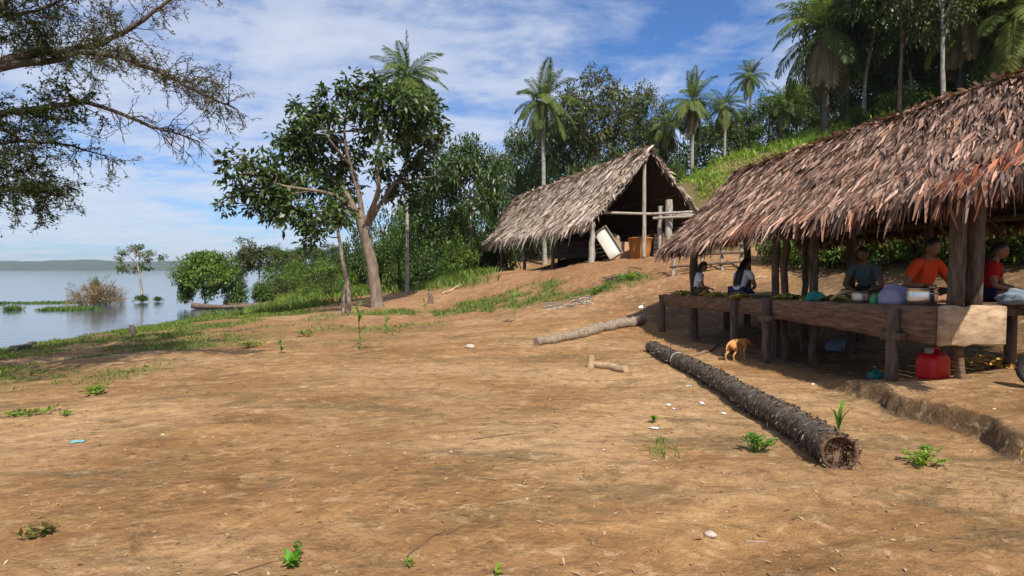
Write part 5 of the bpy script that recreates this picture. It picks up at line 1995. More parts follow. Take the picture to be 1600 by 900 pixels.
weed(1180, 706, .17, .15, 170, .055, 'bright green leafy weed clump right beside the big log', stems=20)
weed(1443, 728, .20, .10, 130, .055, 'bright green trailing weed nearest the eroded ledge', stems=18)
weed(1452, 716, .12, .09, 50, .05, 'smaller weed sprig just behind the trailing one', stems=8)
weed(455, 886, .10, .09, 60, .05, 'leafy green weed at the bottom edge of the dirt clearing', stems=10)
weed(60, 838, .10, .05, 46, .055, 'flat rosette of dark green leaves low on the dirt near the shade', mat='leaf_mid', stems=10)
weed(640, 884, .03, .03, 12, .035, 'tiny two-leaf sprout on the dirt', stems=4)
weed(775, 897, .05, .04, 18, .04, 'tiny sprout at the very bottom of the dirt clearing', stems=5)
weed(1022, 660, .07, .08, 46, .05, 'small fresh green sprout beside the silver wrapper', stems=8)
weed(1248, 690, .08, .16, 40, .04, 'thin weed growing up against the big log', stems=8)
weed(150, 616, .3, .10, 90, .08, 'low bright weed patch on the shaded dirt', stems=16)
weed(45, 650, .3, .07, 80, .08, 'yellowish weed patch closest to the shore side of the dirt', stems=14)
weed(100, 650, .12, .05, 30, .06, 'small flat weed next to the yellowish patch', stems=8)
weed(480, 525, .3, .14, 90, .1, 'low leafy weed in the grass strip of the clearing', stems=14)
weed(390, 543, .35, .12, 90, .1, 'spread of weeds on the shaded grass strip', stems=14)
weed(985, 438, .5, .22, 170, .11, 'green tuft of weeds beside the small dark twig heap', stems=20)
weed(940, 456, .4, .18, 120, .10, 'green weeds between the grass patch and the twig heap', stems=16)
grasstuft(1310, 672, 9, .30, .030, 'upright young maize-like sprout behind the big log', spread=.015, lean=.55)
grasstuft(1040, 712, 40, .14, .007, 'thin dry green grass tuft below the silver wrapper', 'grass', .12, .9)
grasstuft(1035, 690, 16, .10, .007, 'wispy grass tuft just behind the silver wrapper', 'grass', .07, .9)
for px, py, h, lab in ((563, 548, .95, 'tall young maize plant in the grass strip of the clearing'), (604, 522, .55, 'shorter maize plant behind the tall one'), (805, 503, .75, 'thin leafy sapling standing on the slope near the log'), (665, 488, .45, 'small dry sapling at the bank foot'), (440, 552, .35, 'stunted dark sprout on the clearing side of the grass strip')):
    q = G(px, py)
    root = thing('maize_plant', q, lab, 'plant')
    g = Geo()
    tube(g, [q + Vector((0, 0, -.03)), q + Vector((-.02, 0, h * .5)), q + Vector((-.07, 0, h))], [.010, .008, .005], 6, 1)
    rel(g.build('stalk', M['leaf_weed'], root), root)
    g = Geo()
    for i in range(8):
        p = q + Vector((-.05 * i / 8, 0, h * (.15 + .85 * i / 8)))
        a = rng.uniform(0, 6.28)
        d = Vector((math.cos(a), math.sin(a), 0))
        L_ = h * rng.uniform(.25, .45)
        c = np.array([tuple(p), tuple(p + d * L_ * .4 + Vector((0, 0, L_ * .45))), tuple(p + d * L_ * .8 + Vector((0, 0, L_ * .5))), tuple(p + d * L_ * 1.15 + Vector((0, 0, L_ * .2)))])
        s = np.array([-d.y, d.x, 0.0])
        ws = np.array([.4, 1, .8, .05]) * .028
        g.add(np.concatenate([c - s * ws[:, None], c + s * ws[:, None]]), np.array([[0, 4, 5, 1], [1, 5, 6, 2], [2, 6, 7, 3]]), np.ones(3) * rng.uniform(.5, .95))
    rel(g.build('leaves', M['leaf_weed'], root), root)


# ------------------------------------------------------------------ litter
def scrap(px, py, sx_, sy_, col, label, name='paper_scrap', rough=.7, cat='litter', az=None, crumple=.35):
    q = G(px, py)
    sx_, sy_ = sx_ * .75, sy_ * .75
    g = Geo()
    n_ = 9
    az = rng.uniform(0, 3) if az is None else az
    V = []
    for j in range(n_):
        for i in range(n_):
            u_ = (i / (n_ - 1) - .5) * sx_ * (1 + .15 * math.sin(j * 1.3))
            v_ = (j / (n_ - 1) - .5) * sy_ * (1 + .2 * math.sin(i * 1.9))
            x_ = q.x + u_ * math.cos(az) - v_ * math.sin(az)
            y_ = q.y + u_ * math.sin(az) + v_ * math.cos(az)
            zc = abs(perlin(np.array([i * .45 + px]), np.array([j * .45 + py]), 12)[0]) * crumple * min(sx_, sy_)
            V.append((x_, y_, H(x_, y_) + .006 + zc))
    fc = [(j * n_ + i, j * n_ + i + 1, (j + 1) * n_ + i + 1, (j + 1) * n_ + i) for j in range(n_ - 1) for i in range(n_ - 1)]
    g.add(V, fc)
    g.add([(a_, b_, c_ + .003) for a_, b_, c_ in V], fc)
    tag(g.build(name, m_plain('scrap', col, rough, .3, 0, .1), smooth=False), label, cat)


scrap(122, 691, .15, .07, (.16, .42, .46), 'faded blue plastic scrap pressed into the dirt', 'plastic_scrap', .4, az=.3)
scrap(1022, 671, .13, .06, (.62, .62, .62), 'silver wrapper beside the small green sprout', 'wrapper', .3, az=-.5)
scrap(1044, 634, .09, .06, (.78, .76, .7), 'larger white scrap on the dirt beside the big log')
scrap(1053, 640, .05, .04, (.75, .74, .7), 'small white scrap touching the larger one beside the big log')
scrap(1097, 632, .10, .05, (.74, .74, .78), 'pale torn scrap at the shadow edge of the big log')
scrap(1131, 648, .05, .05, (.8, .8, .78), 'round white scrap against the shadow of the big log')
scrap(1270, 602, .09, .04, (.72, .62, .5), 'tan scrap on the dirt in front of the platform')
scrap(1077, 604, .06, .05, (.72, .76, .82), 'bluish white scrap by the thin end of the big log')
scrap(1001, 481, .22, .14, (.66, .68, .72), 'white plastic bag in the shadow at the far end of the platform', 'plastic_bag')
scrap(1598, 715, .04, .03, (.7, .45, .05), 'yellow scrap on the eroded ledge', 'plastic_scrap')

#@@PEOPLE
# ------------------------------------------------------------------ people
def skin_mesh(joints, edges, sub=2, root='pelvis'):
    """one continuous surface grown over a jointed skeleton; joints: name -> (xyz, rx, ry)"""
    names = list(joints)
    ix = {n_: i for i, n_ in enumerate(names)}
    me = bpy.data.meshes.new('body')
    me.from_pydata([tuple(joints[n_][0]) for n_ in names], [(ix[a_], ix[b_]) for a_, b_ in edges], [])
    o = bpy.data.objects.new('body', me)
    COL.objects.link(o)
    o.modifiers.new('skin', 'SKIN')
    for i, n_ in enumerate(names):
        sv_ = me.skin_vertices[0].data[i]
        r_ = joints[n_][1:]
        sv_.radius = (r_[0], r_[-1])
        sv_.use_root = (n_ == root)
    if sub:
        md = o.modifiers.new('sub', 'SUBSURF')
        md.levels = sub
    bpy.context.view_layer.update()
    dg = bpy.context.evaluated_depsgraph_get()
    ev = o.evaluated_get(dg)
    m2 = ev.to_mesh()
    V = np.array([tuple(v.co) for v in m2.vertices])
    Fs = [tuple(p.vertices) for p in m2.polygons]
    ev.to_mesh_clear()
    bpy.data.objects.remove(o)
    bpy.data.meshes.remove(me)
    return V, Fs


def sphere(n=14, m=18):
    th = np.linspace(0, np.pi, n)
    ph = np.linspace(0, 2 * np.pi, m, endpoint=False)
    V = np.array([(math.sin(t) * math.cos(p), math.sin(t) * math.sin(p), math.cos(t)) for t in th for p in ph])
    idx = np.arange(n * m).reshape(n, m)
    f = np.stack([idx[:-1], idx[1:], np.roll(idx, -1, 1)[1:], np.roll(idx, -1, 1)[:-1]], -1).reshape(-1, 4)
    return V, f


m_skin = m_plain('skin_brown', (.25, .13, .075), .5, .35, 0, .08, 14)
m_hair = m_plain('hair_black', (.012, .010, .009), .45, .4, 0, .3, 30)
m_eye = m_plain('eye_dark', (.03, .02, .02), .2, .6)


def hand(g, wrist, d, pn, s, side):
    """palm, four curled fingers and a thumb; d: hand direction, pn: palm normal"""
    d = Vector(d).normalized()
    pn = (Vector(pn) - d * Vector(pn).dot(d)).normalized()
    ac = d.cross(pn).normalized() * side
    wrist = Vector(wrist)
    V, f = sphere(9, 12)
    ctr = wrist + d * .045 * s
    Vp = np.array([tuple(ctr + d * (v[0] * .052 * s) + ac * (v[1] * .040 * s) + pn * (v[2] * .016 * s)) for v in V])
    g.add(Vp, f, 1)
    for i, (off, L) in enumerate(((-.027, .066), (-.009, .076), (.009, .072), (.027, .056))):
        b_ = wrist + d * .08 * s + ac * off * s
        L *= s
        pts = [b_, b_ + d * L * .4 + pn * L * .06, b_ + d * L * .72 + pn * L * .26, b_ + d * L * .88 + pn * L * .5]
        tube(g, pts, [.0095 * s, .009 * s, .008 * s, .005 * s], 6, 1)
    b_ = wrist + d * .03 * s - ac * .032 * s
    pts = [b_, b_ + d * .025 * s - ac * .022 * s + pn * .006, b_ + d * .05 * s - ac * .026 * s + pn * .018 * s, b_ + d * .062 * s - ac * .022 * s + pn * .026 * s]
    tube(g, pts, [.012 * s, .011 * s, .009 * s, .006 * s], 6, 1)


def seated(loc, rz, label, shirt, lower, s=1.0, lean=.06, side=0.0, hands=((.12, .34, .22), (-.12, .34, .22)), hair='short', sleeve=.55, headdown=.0, kneel=False, hand_dir=None):
    root = thing('person', loc, label, 'person', rz=rz)
    L = lean
    sd_ = side
    J = {'pelvis': ((0, 0, .11), .145, .115), 'waist': ((sd_ * .3, L * .35, .27), .125, .095), 'chest': ((sd_ * .7, L * .75, .44), .150, .105), 'neckbase': ((sd_, L, .565), .085, .07),
         'neck': ((sd_, L + .02, .625), .05, .05), 'skull': ((sd_, L + .05 + headdown * .04, .70 - headdown * .02), .058, .06)}
    E = [('pelvis', 'waist'), ('waist', 'chest'), ('chest', 'neckbase'), ('neckbase', 'neck'), ('neck', 'skull')]
    hd = []
    for k_, sg in enumerate((1, -1)):
        h_ = Vector(hands[k_])
        sh_ = Vector((sd_ + sg * .175, L, .53))
        mid_ = (sh_ + h_) / 2
        dist = (h_ - sh_).length
        bend = math.sqrt(max(0.0, .29 ** 2 - (dist / 2) ** 2))
        el = mid_ + Vector((sg * .75, -.25, -.65)).normalized() * bend
        n_ = 'LR'[k_]
        J['sh' + n_] = (tuple(sh_), .062, .06)
        J['el' + n_] = (tuple(el), .044, .044)
        J['wr' + n_] = (tuple(h_), .028, .026)
        E += [('neckbase', 'sh' + n_), ('sh' + n_, 'el' + n_), ('el' + n_, 'wr' + n_)]
        if kneel:
            kn, an, to = (sg * .15, .36, .09), (sg * .13, -.02, .045), (sg * .13, -.13, .035)
        else:
            kn, an, to = (sg * .33, .27, .12), (-sg * .04, .36, .05), (-sg * .14, .40, .04)
        J['hip' + n_] = ((sg * .10, .05, .11), .095, .09)
        J['kn' + n_] = (kn, .062, .06)
        J['an' + n_] = (an, .036, .036)
        J['to' + n_] = (to, .032, .026)
        E += [('pelvis', 'hip' + n_), ('hip' + n_, 'kn' + n_), ('kn' + n_, 'an' + n_), ('an' + n_, 'to' + n_)]
        hd.append((h_, h_ - el, sg))
    J = {k_: (tuple(np.array(v[0]) * s), v[1] * s, v[2] * s) for k_, v in J.items()}
    V, Fs = skin_mesh(J, E)
    g = Geo()
    g.add(V, Fs, 1)
    for h_, d_, sg in hd:
        hand(g, h_ * s, d_, (0, 0, -1), s, sg)
    # head with nose, ears, brow, chin
    SV, Sf = sphere(16, 22)
    hc = Vector((sd_, L + .065 + headdown * .06, .765 - headdown * .03)) * s
    tilt = Matrix.Rotation(-headdown * .6, 3, 'X')
    Vh = []
    for v in SV:
        x_, y_, z_ = v
        jaw = 1 - .22 * max(0, -z_)
        px_ = x_ * .076 * jaw
        py_ = y_ * .096 + (.012 * max(0, -z_) if y_ > 0 else 0)
        pz_ = z_ * .118
        if y_ > 0:
            py_ += .022 * math.exp(-((x_ / .16) ** 2 + ((z_ + .12) / .2) ** 2)) + .006 * math.exp(-((x_ / .3) ** 2 + ((z_ + .48) / .10) ** 2)) - .008 * math.exp(-(((abs(x_) - .38) / .16) ** 2 + ((z_ - .08) / .13) ** 2))
        Vh.append(tuple(hc + tilt @ Vector((px_, py_, pz_)) * s))
    g.add(Vh, Sf, 1)
    for sg in (-1, 1):
        Ve = [tuple(hc + tilt @ Vector((sg * .076 + v[0] * .010, v[1] * .018 - .002, v[2] * .030 - .005)) * s) for v in SV]
        g.add(Ve, Sf, 1)
        Ve = [tuple(hc + tilt @ Vector((sg * .030 + v[0] * .011, .083 + v[1] * .007, .008 + v[2] * .007)) * s) for v in SV]
        g.add(Ve, Sf, 1, 1)
    Vm = [tuple(hc + tilt @ Vector((v[0] * .022, .096 + v[1] * .006, -.056 + v[2] * .006)) * s) for v in SV]
    g.add(Vm, Sf, 1, 2)
    g.build('body', [m_skin, m_eye, m_plain('lip', (.2, .075, .06), .5)], root, smooth=True)
    # hair
    g = Geo()
    Vh = []
    for v in SV:
        x_, y_, z_ = v
        lift = 1.10 if (z_ > .30 - .55 * max(0, -y_ * 1.6) and not (y_ > .55 and z_ < .55)) else .80
        Vh.append(tuple(hc + tilt @ Vector((x_ * .079 * lift, y_ * .099 * lift - .006, z_ * .121 * lift + .004)) * s))
    g.add(Vh, Sf, 1)
    if hair == 'long':
        rg = np.random.RandomState(int(abs(loc[0]) * 100))
        for i in range(70):
            a_ = rg.uniform(-1.25, 1.25)
            st = hc + tilt @ Vector((math.sin(a_) * .078, -math.cos(a_) * .095, rg.uniform(-.03, .05))) * s
            en = Vector((sd_ + math.sin(a_) * .10, L * .5 - .10 - .05 * math.cos(a_), .30 + rg.uniform(-.08, .08))) * s
            md_ = st.lerp(en, .45) + Vector((0, -.035, 0)) * s
            tube(g, curve([st, md_, en], 8), np.array([.014, .018, .02, .02, .018, .016, .012, .005]) * s, 5, 1)
    g.build('hair', m_hair, root, smooth=True)

    # clothes follow the body a little outside it
    def cloth(names, edges, grow, mat, nm, rootn, ends=()):
        JJ = {n_: (J[n_][0], J[n_][1] + grow * s, J[n_][2] + grow * s) for n_ in names}
        EE = list(edges)
        for a_, b_, f_ in ends:
            pa, pb_ = np.array(J[a_][0]), np.array(J[b_][0])
            JJ[b_ + 'e'] = (tuple(pa * (1 - f_) + pb_ * f_), (J[a_][1] * (1 - f_) + J[b_][1] * f_) + grow * 1.25 * s, (J[a_][2] * (1 - f_) + J[b_][2] * f_) + grow * 1.25 * s)
            EE.append((a_, b_ + 'e'))
        V_, F_ = skin_mesh(JJ, EE, 2, rootn)
        wr = perlin(V_[:, 0] * 22 + V_[:, 2] * 9, V_[:, 1] * 22 + V_[:, 2] * 16, 5)[:, None] * .006 * s
        g_ = Geo()
        g_.add(V_ * (1 + wr), F_, 1)
        g_.build(nm, mat, root, smooth=True)
    cloth(['pelvis', 'waist', 'chest', 'neckbase', 'shL', 'shR'], [('pelvis', 'waist'), ('waist', 'chest'), ('chest', 'neckbase'), ('neckbase', 'shL'), ('neckbase', 'shR')], .016, shirt, 'shirt', 'chest',
          [('shL', 'elL', sleeve), ('shR', 'elR', sleeve)])
    cloth(['pelvis', 'hipL', 'hipR'], [('pelvis', 'hipL'), ('pelvis', 'hipR')], .02, lower, 'shorts', 'pelvis', [('hipL', 'knL', .85), ('hipR', 'knR', .85)])
    return root


def on_deck(px, s, dz=0.0):
    return DK(t_at(px, s), s, dz - .017)


c_white = m_plain('cloth_white', (.66, .64, .72), .9, .1, 0, .08, 12, 0.9)
c_blue = m_plain('cloth_pale_blue', (.50, .56, .60), .9, .1, 0, .08, 12, 0.9)
c_teal = m_plain('cloth_grey_teal', (.12, .17, .18), .9, .1, 0, .1, 12, 0.9)
c_orange = m_plain('cloth_orange_red', (.70, .085, .025), .9, .1, 0, .1, 12, 0.9)
c_red = m_plain('cloth_dark_red', (.40, .012, .018), .9, .1, 0, .1, 12, 0.9)
c_navy = m_plain('cloth_navy', (.03, .035, .09), .9, .1, 0, .1, 12, 0.9)
c_brown = m_plain('cloth_brown', (.08, .055, .04), .9, .1, 0, .1, 12, 0.9)
seated(on_deck(1153, .32), -1.05, 'girl with long black hair and white shirt sitting at the platform edge', c_white, c_navy, .86, .15, .02, ((.06, .42, .20), (-.10, .38, .20)), 'long', .5, .5, True)
seated(on_deck(1087, .16), -1.9, 'person in pale blue shirt by the dark post at the far platform end', c_blue, c_brown, .82, .10, 0, ((.12, .34, .20), (-.12, .34, .20)), 'long', .6, .4)
seated(on_deck(1357, 1.75), 2.3, 'person in a dark grey teal shirt bending over work in the middle of the platform', c_teal, c_brown, 1.0, .20, 0, ((.10, .46, .18), (-.14, .44, .16)), 'short', .6, .6)
seated(on_deck(1437, 1.45), 3.3, 'person in a bright orange red shirt sitting with elbows out behind the metal pot', c_orange, c_brown, 1.05, .12, 0, ((.20, .30, .24), (-.20, .30, .24)), 'short', .75, .5)
seated(on_deck(1541, 2.45), 3.9, 'person in a dark red shirt sitting half behind the pair of square posts', c_red, c_navy, .98, .08, 0, ((.14, .32, .2), (-.14, .32, .2)), 'long', .6, .3)

# ------------------------------------------------------------------ dog
q = G(1152, 563)
dog = thing('dog', q, 'small tan dog standing with its head lowered into the shade under the platform', 'dog', rz=-R(54))
J = {'hip': ((0, -.20, .335), .066, .075), 'belly': ((0, -.02, .335), .062, .072), 'chest': ((0, .16, .325), .072, .092), 'neck': ((0, .29, .345), .046, .05), 'head': ((0, .39, .30), .045, .044), 'muzzle': ((0, .475, .255), .024, .024), 'nose': ((0, .505, .243), .016, .015),
     'tail0': ((0, -.27, .34), .022, .022), 'tail1': ((0, -.34, .27), .015, .015), 'tail2': ((.01, -.36, .18), .009, .009)}
E = [('hip', 'belly'), ('belly', 'chest'), ('chest', 'neck'), ('neck', 'head'), ('head', 'muzzle'), ('muzzle', 'nose'), ('hip', 'tail0'), ('tail0', 'tail1'), ('tail1', 'tail2')]
for n_, sg, st in (('L', 1, 0.03), ('R', -1, -.04)):
    J.update({'th' + n_: ((sg * .055, -.19 + st * .3, .27), .046, .055), 'kn' + n_: ((sg * .06, -.13 + st, .19), .029, .031), 'hk' + n_: ((sg * .06, -.245 + st, .115), .017, .018), 'hf' + n_: ((sg * .06, -.225 + st, .02), .015, .015), 'ht' + n_: ((sg * .06, -.185 + st, .012), .016, .012),
              'sh' + n_: ((sg * .058, .17 - st * .3, .25), .036, .04), 'eb' + n_: ((sg * .06, .14 - st, .185), .022, .024), 'wr' + n_: ((sg * .06, .165 - st, .09), .016, .017), 'ff' + n_: ((sg * .06, .17 - st, .018), .014, .014), 'ft' + n_: ((sg * .06, .205 - st, .012), .016, .012)})
    E += [('hip', 'th' + n_), ('th' + n_, 'kn' + n_), ('kn' + n_, 'hk' + n_), ('hk' + n_, 'hf' + n_), ('hf' + n_, 'ht' + n_), ('chest', 'sh' + n_), ('sh' + n_, 'eb' + n_), ('eb' + n_, 'wr' + n_), ('wr' + n_, 'ff' + n_), ('ff' + n_, 'ft' + n_)]
J = {k_: (tuple(np.array(v_[0]) * .9), v_[1] * .88, v_[2] * .88) for k_, v_ in J.items()}
V, Fs = skin_mesh(J, E, 2, 'belly')
g = Geo()
tt = np.ones((len(V), 3))
low_ = (V[:, 2] < .05)[:, None]
tt = np.where(low_, tt * 1.25, tt)
g.add(V, Fs, tt)
for sg in (-1, 1):
    ev = .9 * np.array([(sg * .026, .375, .335), (sg * .055, .372, .325), (sg * .066, .375, .265), (sg * .03, .395, .33), (sg * .05, .36, .33)])
    g.add(ev, [(0, 1, 2), (0, 2, 3), (3, 2, 1), (0, 4, 1)], .7)
SV, Sf = sphere(8, 10)
for sg in (-1, 1):
    g.add(SV * .008 + .9 * np.array([sg * .026, .428, .306]), Sf, .05)
g.add(SV * np.array([.012, .010, .010]) + .9 * np.array([0, .516, .244]), Sf, .05)
g.build('body', m_leaf('dog_fur', (.50, .235, .080), .8, 0.0, .2), dog, smooth=True)

# ------------------------------------------------------------------ goods on the platform
def heap_leaves(px, s, rx, ry, n, label, mat_c=(.46, .40, .11)):
    q = on_deck(px, s, .005)
    root = thing('leaf_bundle', q, label, 'leaf bundle')
    g = Geo()
    a = rng.uniform(0, 6.28, n)
    rr_ = rng.uniform(0, 1, n) ** .6
    dt, ds = rr_ * np.cos(a) * rx, rr_ * np.sin(a) * ry
    c = np.array([tuple(q + DA * x_ + DN * y_ + Vector((0, 0, .012 + rng.uniform(0, .10) * (1 - r_ * .6)))) for x_, y_, r_ in zip(dt, ds, rr_)])
    d = np.array([tuple(DA)]) * rng.choice([-1, 1], (n, 1)) + rng.normal(size=(n, 3)) * .4
    d[:, 2] *= .25
    t = np.clip(1 + .3 * rng.normal(size=n), .45, 1.7)
    leafset(g, c, d, np.tile([0, 0, 1.], (n, 1)) + .45 * unit(rng, n), rng.uniform(.12, .26, n), rng.uniform(.03, .07, n), np.stack([t * mat_c[0], t * mat_c[1], t * mat_c[2]], 1), .15)
    rel(g.build('leaves', m_leaf('bundle_leaf', (1, 1, 1), .7, .15, .2), root), root)


heap_leaves(1072, .16, .30, .16, 170, 'flat yellowish leaf bundle at the far end of the platform edge')
heap_leaves(1117, .12, .26, .15, 150, 'yellowish leaf bundle beside the sitting girl, on her far side')
heap_leaves(1158, .03, .16, .10, 90, 'small olive leaf bundle lying right in front of the sitting girl')
heap_leaves(1236, .14, .20, .13, 120, 'olive leaf bundle just past the pair of thin posts', (.42, .37, .11))
heap_leaves(1302, .35, .14, .10, 60, 'small leaf bundle beside the teal cloth', (.42, .40, .11))


def dome(px, s, rx, ry, h, col, label, name, cat, rough=.5, crease=.12, seed=3):
    q = on_deck(px, s, 0.0)
    g = Geo()
    V, f = sphere(18, 26)
    keepz = np.maximum(V[:, 2], -.25)
    nz_ = perlin(V[:, 0] * 2.3 + seed, V[:, 1] * 2.3 + V[:, 2] * 2, seed) * crease
    W_ = np.stack([V[:, 0] * (1 + nz_), V[:, 1] * (1 + nz_), keepz * (1 + nz_)], 1)
    W_[:, 2] = (W_[:, 2] + .25) / 1.25
    pts_ = np.array([tuple(q + DA * (w_[0] * rx) + DN * (w_[1] * ry) + Vector((0, 0, .002 + w_[2] * h))) for w_ in W_])
    g.add(pts_, f, 1)
    return tag(g.build(name, m_plain(name + '_mat', col, rough, .4, 0, .12, 8, .2), smooth=True), label, cat)


dome(1274, .20, .13, .12, .14, (.015, .19, .17), 'crumpled teal cloth on the platform edge between the thin posts and the pots', 'cloth_heap', 'cloth', .8, .45, 4)
dome(1400, .26, .22, .17, .26, (.23, .22, .34), 'lilac grey plastic bundle leaning against the shiny metal pot', 'bundle', 'bundle', .35, .16, 6)
dome(1367, .20, .06, .06, .13, (.05, .27, .12), 'small green bag squeezed between the little pot and the lilac bundle', 'bag', 'bag', .5, .3, 8)
dome(1592, 1.6, .25, .18, .18, (.20, .25, .30), 'blue grey sack lying behind the square posts', 'sack', 'sack', .9, .3, 9)
m_alu = m_plain('aluminium', (.72, .71, .69), .28, .5, 1.0, .08, 6)
m_alu2 = m_plain('aluminium_dull', (.5, .48, .44), .45, .5, 1.0, .15, 8)


def pot(px, s, r, h, mat, label, handles=True):
    q = on_deck(px, s, .002)
    root = thing('cooking_pot', q, label, 'pot')
    g = Geo()
    lathe(g, q, [(.001, .004), (r * .75, 0), (r * .93, h * .10), (r, h * .35), (r * 1.0, h * .75), (r * .95, h * .94), (r * 1.07, h * .985), (r * 1.07, h), (r * .96, h), (r * .93, h * .6), (r * .8, h * .1), (.001, h * .06)], 32)
    rel(g.build('pot_body', mat, root, smooth=True), root)
    if handles:
        for sg in (-1, 1):
            g = Geo()
            ctr = q + DA * sg * r * 1.0 + Vector((0, 0, h * .72))
            c = curve([ctr + DN * .05, ctr + DN * .045 + DA * sg * .035, ctr - DN * .045 + DA * sg * .035, ctr - DN * .05], 10)
            tube(g, c, .007, 6, 1)
            rel(g.build('handle', mat, root, smooth=True), root)


pot(1441, .22, .165, .215, m_alu, 'large shiny aluminium pot near the corner of the platform')
pot(1344, .22, .105, .155, m_alu2, 'little dull metal pot on the platform edge left of the lilac bundle'.replace('left of', 'next to'))
a, e = on_deck(1298, .10, .03), on_deck(1332, .30, .16)
g = Geo()
tube(g, curve([a, a.lerp(e, .3) + Vector((0, 0, .03)), a.lerp(e, .6) + Vector((0, 0, .04)), e], 10), [.03, .036, .032, .03, .034, .045, .05, .05, .045, .03], 9, 1, 0, .03, rng, squash=.6)
tag(g.build('paddle', M['wood_light']), 'pale wooden stirring paddle propped on the little metal pot', 'paddle')

# ------------------------------------------------------------------ below and beside the platform
def jerrycan(px, py, w_, h, col, label, rz):
    q = G(px, py)
    root = thing('jerrycan', q, label, 'jerrycan', rz=rz)
    g = Geo()
    prof = [(.0, .86), (.02, .97), (.10, 1.0), (.5, 1.0), (.74, .98), (.86, .80), (.92, .55), (.96, .3)]
    V = []
    nn = 28
    for f, k_ in prof:
        for i in range(nn):
            a_ = i / nn * 2 * math.pi
            ca, sa = math.cos(a_), math.sin(a_)
            sq = (abs(ca) ** 4 + abs(sa) ** 4) ** -.25
            rib = 1 + .015 * math.sin(f * 40)
            V.append((ca * sq * w_ / 2 * k_ * rib, sa * sq * w_ / 2 * .8 * k_ * rib, f * h))
    idx = np.arange(len(prof) * nn).reshape(-1, nn)
    f_ = np.stack([idx[:-1], np.roll(idx, -1, 1)[:-1], np.roll(idx, -1, 1)[1:], idx[1:]], -1).reshape(-1, 4)
    g.add(V, f_, 1)
    g.add([V[i] for i in range(nn)], [tuple(range(nn))[::-1]], 1)
    g.add([V[len(V) - nn + i] for i in range(nn)], [tuple(range(nn))], 1)
    g.build('can', m_plain('jerrycan_plastic', col, .4, .4, 0, .12, 6), root, smooth=True)
    g = Geo()
    lathe(g, (-.09, 0, h * .95), [(.001, -.02), (.05, -.02), (.05, .01), (.045, .05), (.04, .055), (.001, .055)], 18)
    g.build('cap', m_plain('cap_grey', (.3, .3, .3), .5), root, smooth=True)
    g = Geo()
    tube(g, curve([(.13, 0, h * .86), (.12, 0, h * 1.02), (.02, 0, h * 1.05), (-.03, 0, h * .97)], 12), .017, 8, 1)
    g.build('handle', m_plain('jerrycan_plastic', col, .4, .4, 0, .12, 6), root, smooth=True)


jerrycan(1457, 591, .37, .36, (.55, .008, .012), 'fat red plastic jerrycan on the ground under the platform corner', .5)


def gdome(px, py, rx, ry, h, col, label, name, cat, seed, crease=.35, rough=.5):
    q = G(px, py)
    g = Geo()
    V, f = sphere(16, 22)
    nz_ = perlin(V[:, 0] * 2.6 + seed, V[:, 1] * 2.6 + V[:, 2] * 2, seed) * crease
    z_ = (np.maximum(V[:, 2], -.3) * (1 + nz_) + .3) / 1.3
    g.add(np.stack([q.x + V[:, 0] * (1 + nz_) * rx, q.y + V[:, 1] * (1 + nz_) * ry, q.z - .01 + z_ * h], 1), f, 1)
    return tag(g.build(name, m_plain(name, col, rough, .4, 0, .15, 8, .2), smooth=True), label, cat)


gdome(1368, 592, .11, .09, .13, (.010, .13, .12), 'teal plastic bag dropped at the foot of the lashed platform leg', 'plastic_bag', 'bag', 14)
gdome(1310, 548, .22, .20, .20, (.18, .27, .38), 'pale blue bag in the deep shade under the platform', 'plastic_bag', 'bag', 15, .25)
q = G(1564, 572)
hp = thing('husk_pile', q, 'spread pile of yellow orange husks on sunlit dirt past the platform corner', 'husks')
g = Geo()
n = 150
a = rng.uniform(0, 6.28, n)
rr_ = rng.uniform(0, 1, n) ** .6
c = np.stack([q.x + np.cos(a) * rr_ * .55, q.y + np.sin(a) * rr_ * .40, np.zeros(n)], 1)
c[:, 2] = Hfull(c[:, 0], c[:, 1]) + .015 + rng.uniform(0, .11, n) * (1 - rr_ * .8)
d = rng.normal(size=(n, 3))
d[:, 2] *= .2
t = rng.uniform(.7, 1.25, n)
leafset(g, c, d, np.tile([0, 0, 1.], (n, 1)) + .7 * unit(rng, n), rng.uniform(.12, .30, n), rng.uniform(.05, .11, n), np.stack([t * .68, t * rng.uniform(.32, .48, n), t * .12], 1), .35)
rel(g.build('husks', m_leaf('husk', (1, 1, 1), .8, .1, .2), hp), hp)

# cart wheel at the picture's edge
q = G(1622, 607)
wh = thing('cart_wheel', q, 'dark rubber cart wheel with a pale metal rim standing by the husks', 'wheel')
axw = Vector((-.75, -.62, .12)).normalized()
ctr = q + Vector((0, 0, .195))
e1 = axw.cross(Vector((0, 0, 1))).normalized()
e2 = axw.cross(e1).normalized()


def ring(rad_, r_, n_=40, off=0.0):
    g = Geo()
    th = np.linspace(0, 2 * np.pi, n_ + 1)
    tube(g, [ctr + axw * off + (e1 * math.cos(x_) + e2 * math.sin(x_)) * rad_ for x_ in th], r_, 10, 1, cap=False)
    return g


rel(ring(.155, .042).build('tyre', m_plain('rubber', (.022, .02, .018), .7, .3, 0, .3, 20, .3), wh, smooth=True), wh)
rel(ring(.112, .014, off=.02).build('rim', m_alu2, wh, smooth=True), wh)
g = Geo()
lathe(g, ctr - axw * .05, [(.001, 0), (.03, 0), (.03, .1), (.001, .1)], 14, axis=axw)
rel(g.build('hub', m_alu2, wh, smooth=True), wh)
for i in range(6):
    a_ = i * math.pi / 3
    dv = e1 * math.cos(a_) + e2 * math.sin(a_)
    g = Geo()
    tube(g, [ctr + dv * .02 + axw * .015, ctr + dv * .11 + axw * .02], .008, 6, 1)
    rel(g.build('spoke', m_alu2, wh), wh)

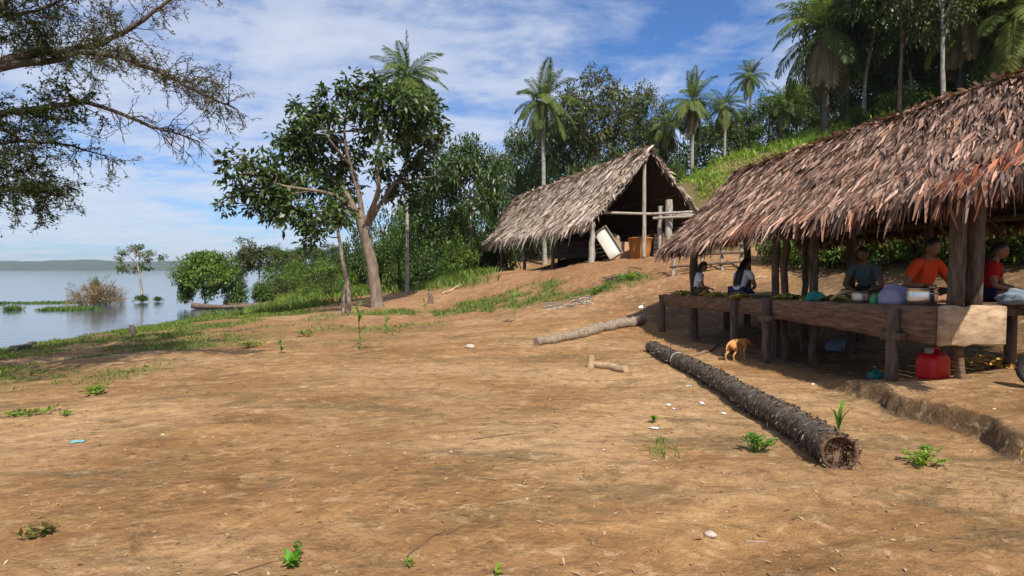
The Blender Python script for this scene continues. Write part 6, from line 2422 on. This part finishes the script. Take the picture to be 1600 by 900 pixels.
# ------------------------------------------------------------------ canoes on the water
def canoe(px, py, Y, L, W, Hh, az, label, tint=1.0):
    q = P(px, py, Y)
    q.z = ZW - .05
    root = thing('canoe', q, label, 'canoe', 'moored canoes', az)
    g = Geo()
    n_ = 24
    rows_ = []
    for i in range(n_):
        f = i / (n_ - 1) * 2 - 1
        wv = W / 2 * (1 - abs(f) ** 3.2) + .015
        sh_ = Hh * (.75 + .45 * f * f)
        kz = .10 * abs(f) ** 4
        rows_.append([(f * L / 2, -wv, sh_), (f * L / 2, -wv * .85, sh_ * .45), (f * L / 2, -wv * .3, kz), (f * L / 2, wv * .3, kz), (f * L / 2, wv * .85, sh_ * .45), (f * L / 2, wv, sh_),
                      (f * L / 2, wv * .86, sh_), (f * L / 2, wv * .7, sh_ * .5), (f * L / 2, wv * .25, kz + .05), (f * L / 2, -wv * .25, kz + .05), (f * L / 2, -wv * .7, sh_ * .5), (f * L / 2, -wv * .86, sh_)])
    V = np.array(rows_).reshape(-1, 3)
    idx = np.arange(n_ * 12).reshape(n_, 12)
    f_ = np.stack([idx[:-1], np.roll(idx, -1, 1)[:-1], np.roll(idx, -1, 1)[1:], idx[1:]], -1).reshape(-1, 4)
    g.add(V, f_, tint)
    g.add(rows_[0], [tuple(range(12))], tint)
    g.add(rows_[-1], [tuple(range(12))[::-1]], tint)
    g.build('hull', M['bark'], root, smooth=False)
    for x_ in (-.25, .22):
        g = Geo()
        plank(g, (x_ * L, -W * .42, Hh * .62), (x_ * L, W * .42, Hh * .62), .03, .16, rng=rng)
        g.build('thwart', M['wood'], root)


canoe(352, 481, 35.5, 3.9, .6, .36, .06, 'long reddish brown canoe moored below the bright lake tree')
canoe(385, 476, 37.5, 3.0, .55, .34, -.1, 'shorter canoe tucked behind the long one at the bank', .8)

# ------------------------------------------------------------------ the air over the lake
bm_ = bmesh.new()
bmesh.ops.create_cube(bm_, size=1.0)
me = bpy.data.meshes.new('haze')
bm_.to_mesh(me)
bm_.free()
hz_ = bpy.data.objects.new('haze', me)
COL.objects.link(hz_)
lo_, hi_ = np.array([-6050.0, -350.0, -9.5]), np.array([1550.0, 7050.0, 46.0])
hz_.location = tuple((lo_ + hi_) / 2)
hz_.scale = tuple(hi_ - lo_)
m = bpy.data.materials.new('haze_air')
m.use_nodes = True
nt = N(m.node_tree)
nt.n.clear()
pv = nt.new('ShaderNodeVolumePrincipled')
pv.inputs['Color'].default_value = (.80, .88, 1.0, 1)
pv.inputs['Density'].default_value = 0.00016
pv.inputs['Anisotropy'].default_value = 0.2
nt.link(pv.outputs[0], nt.new('ShaderNodeOutputMaterial').inputs['Volume'])
me.materials.append(m)
tag(hz_, 'thin blue haze in the air over the lake', 'haze', kind='stuff')
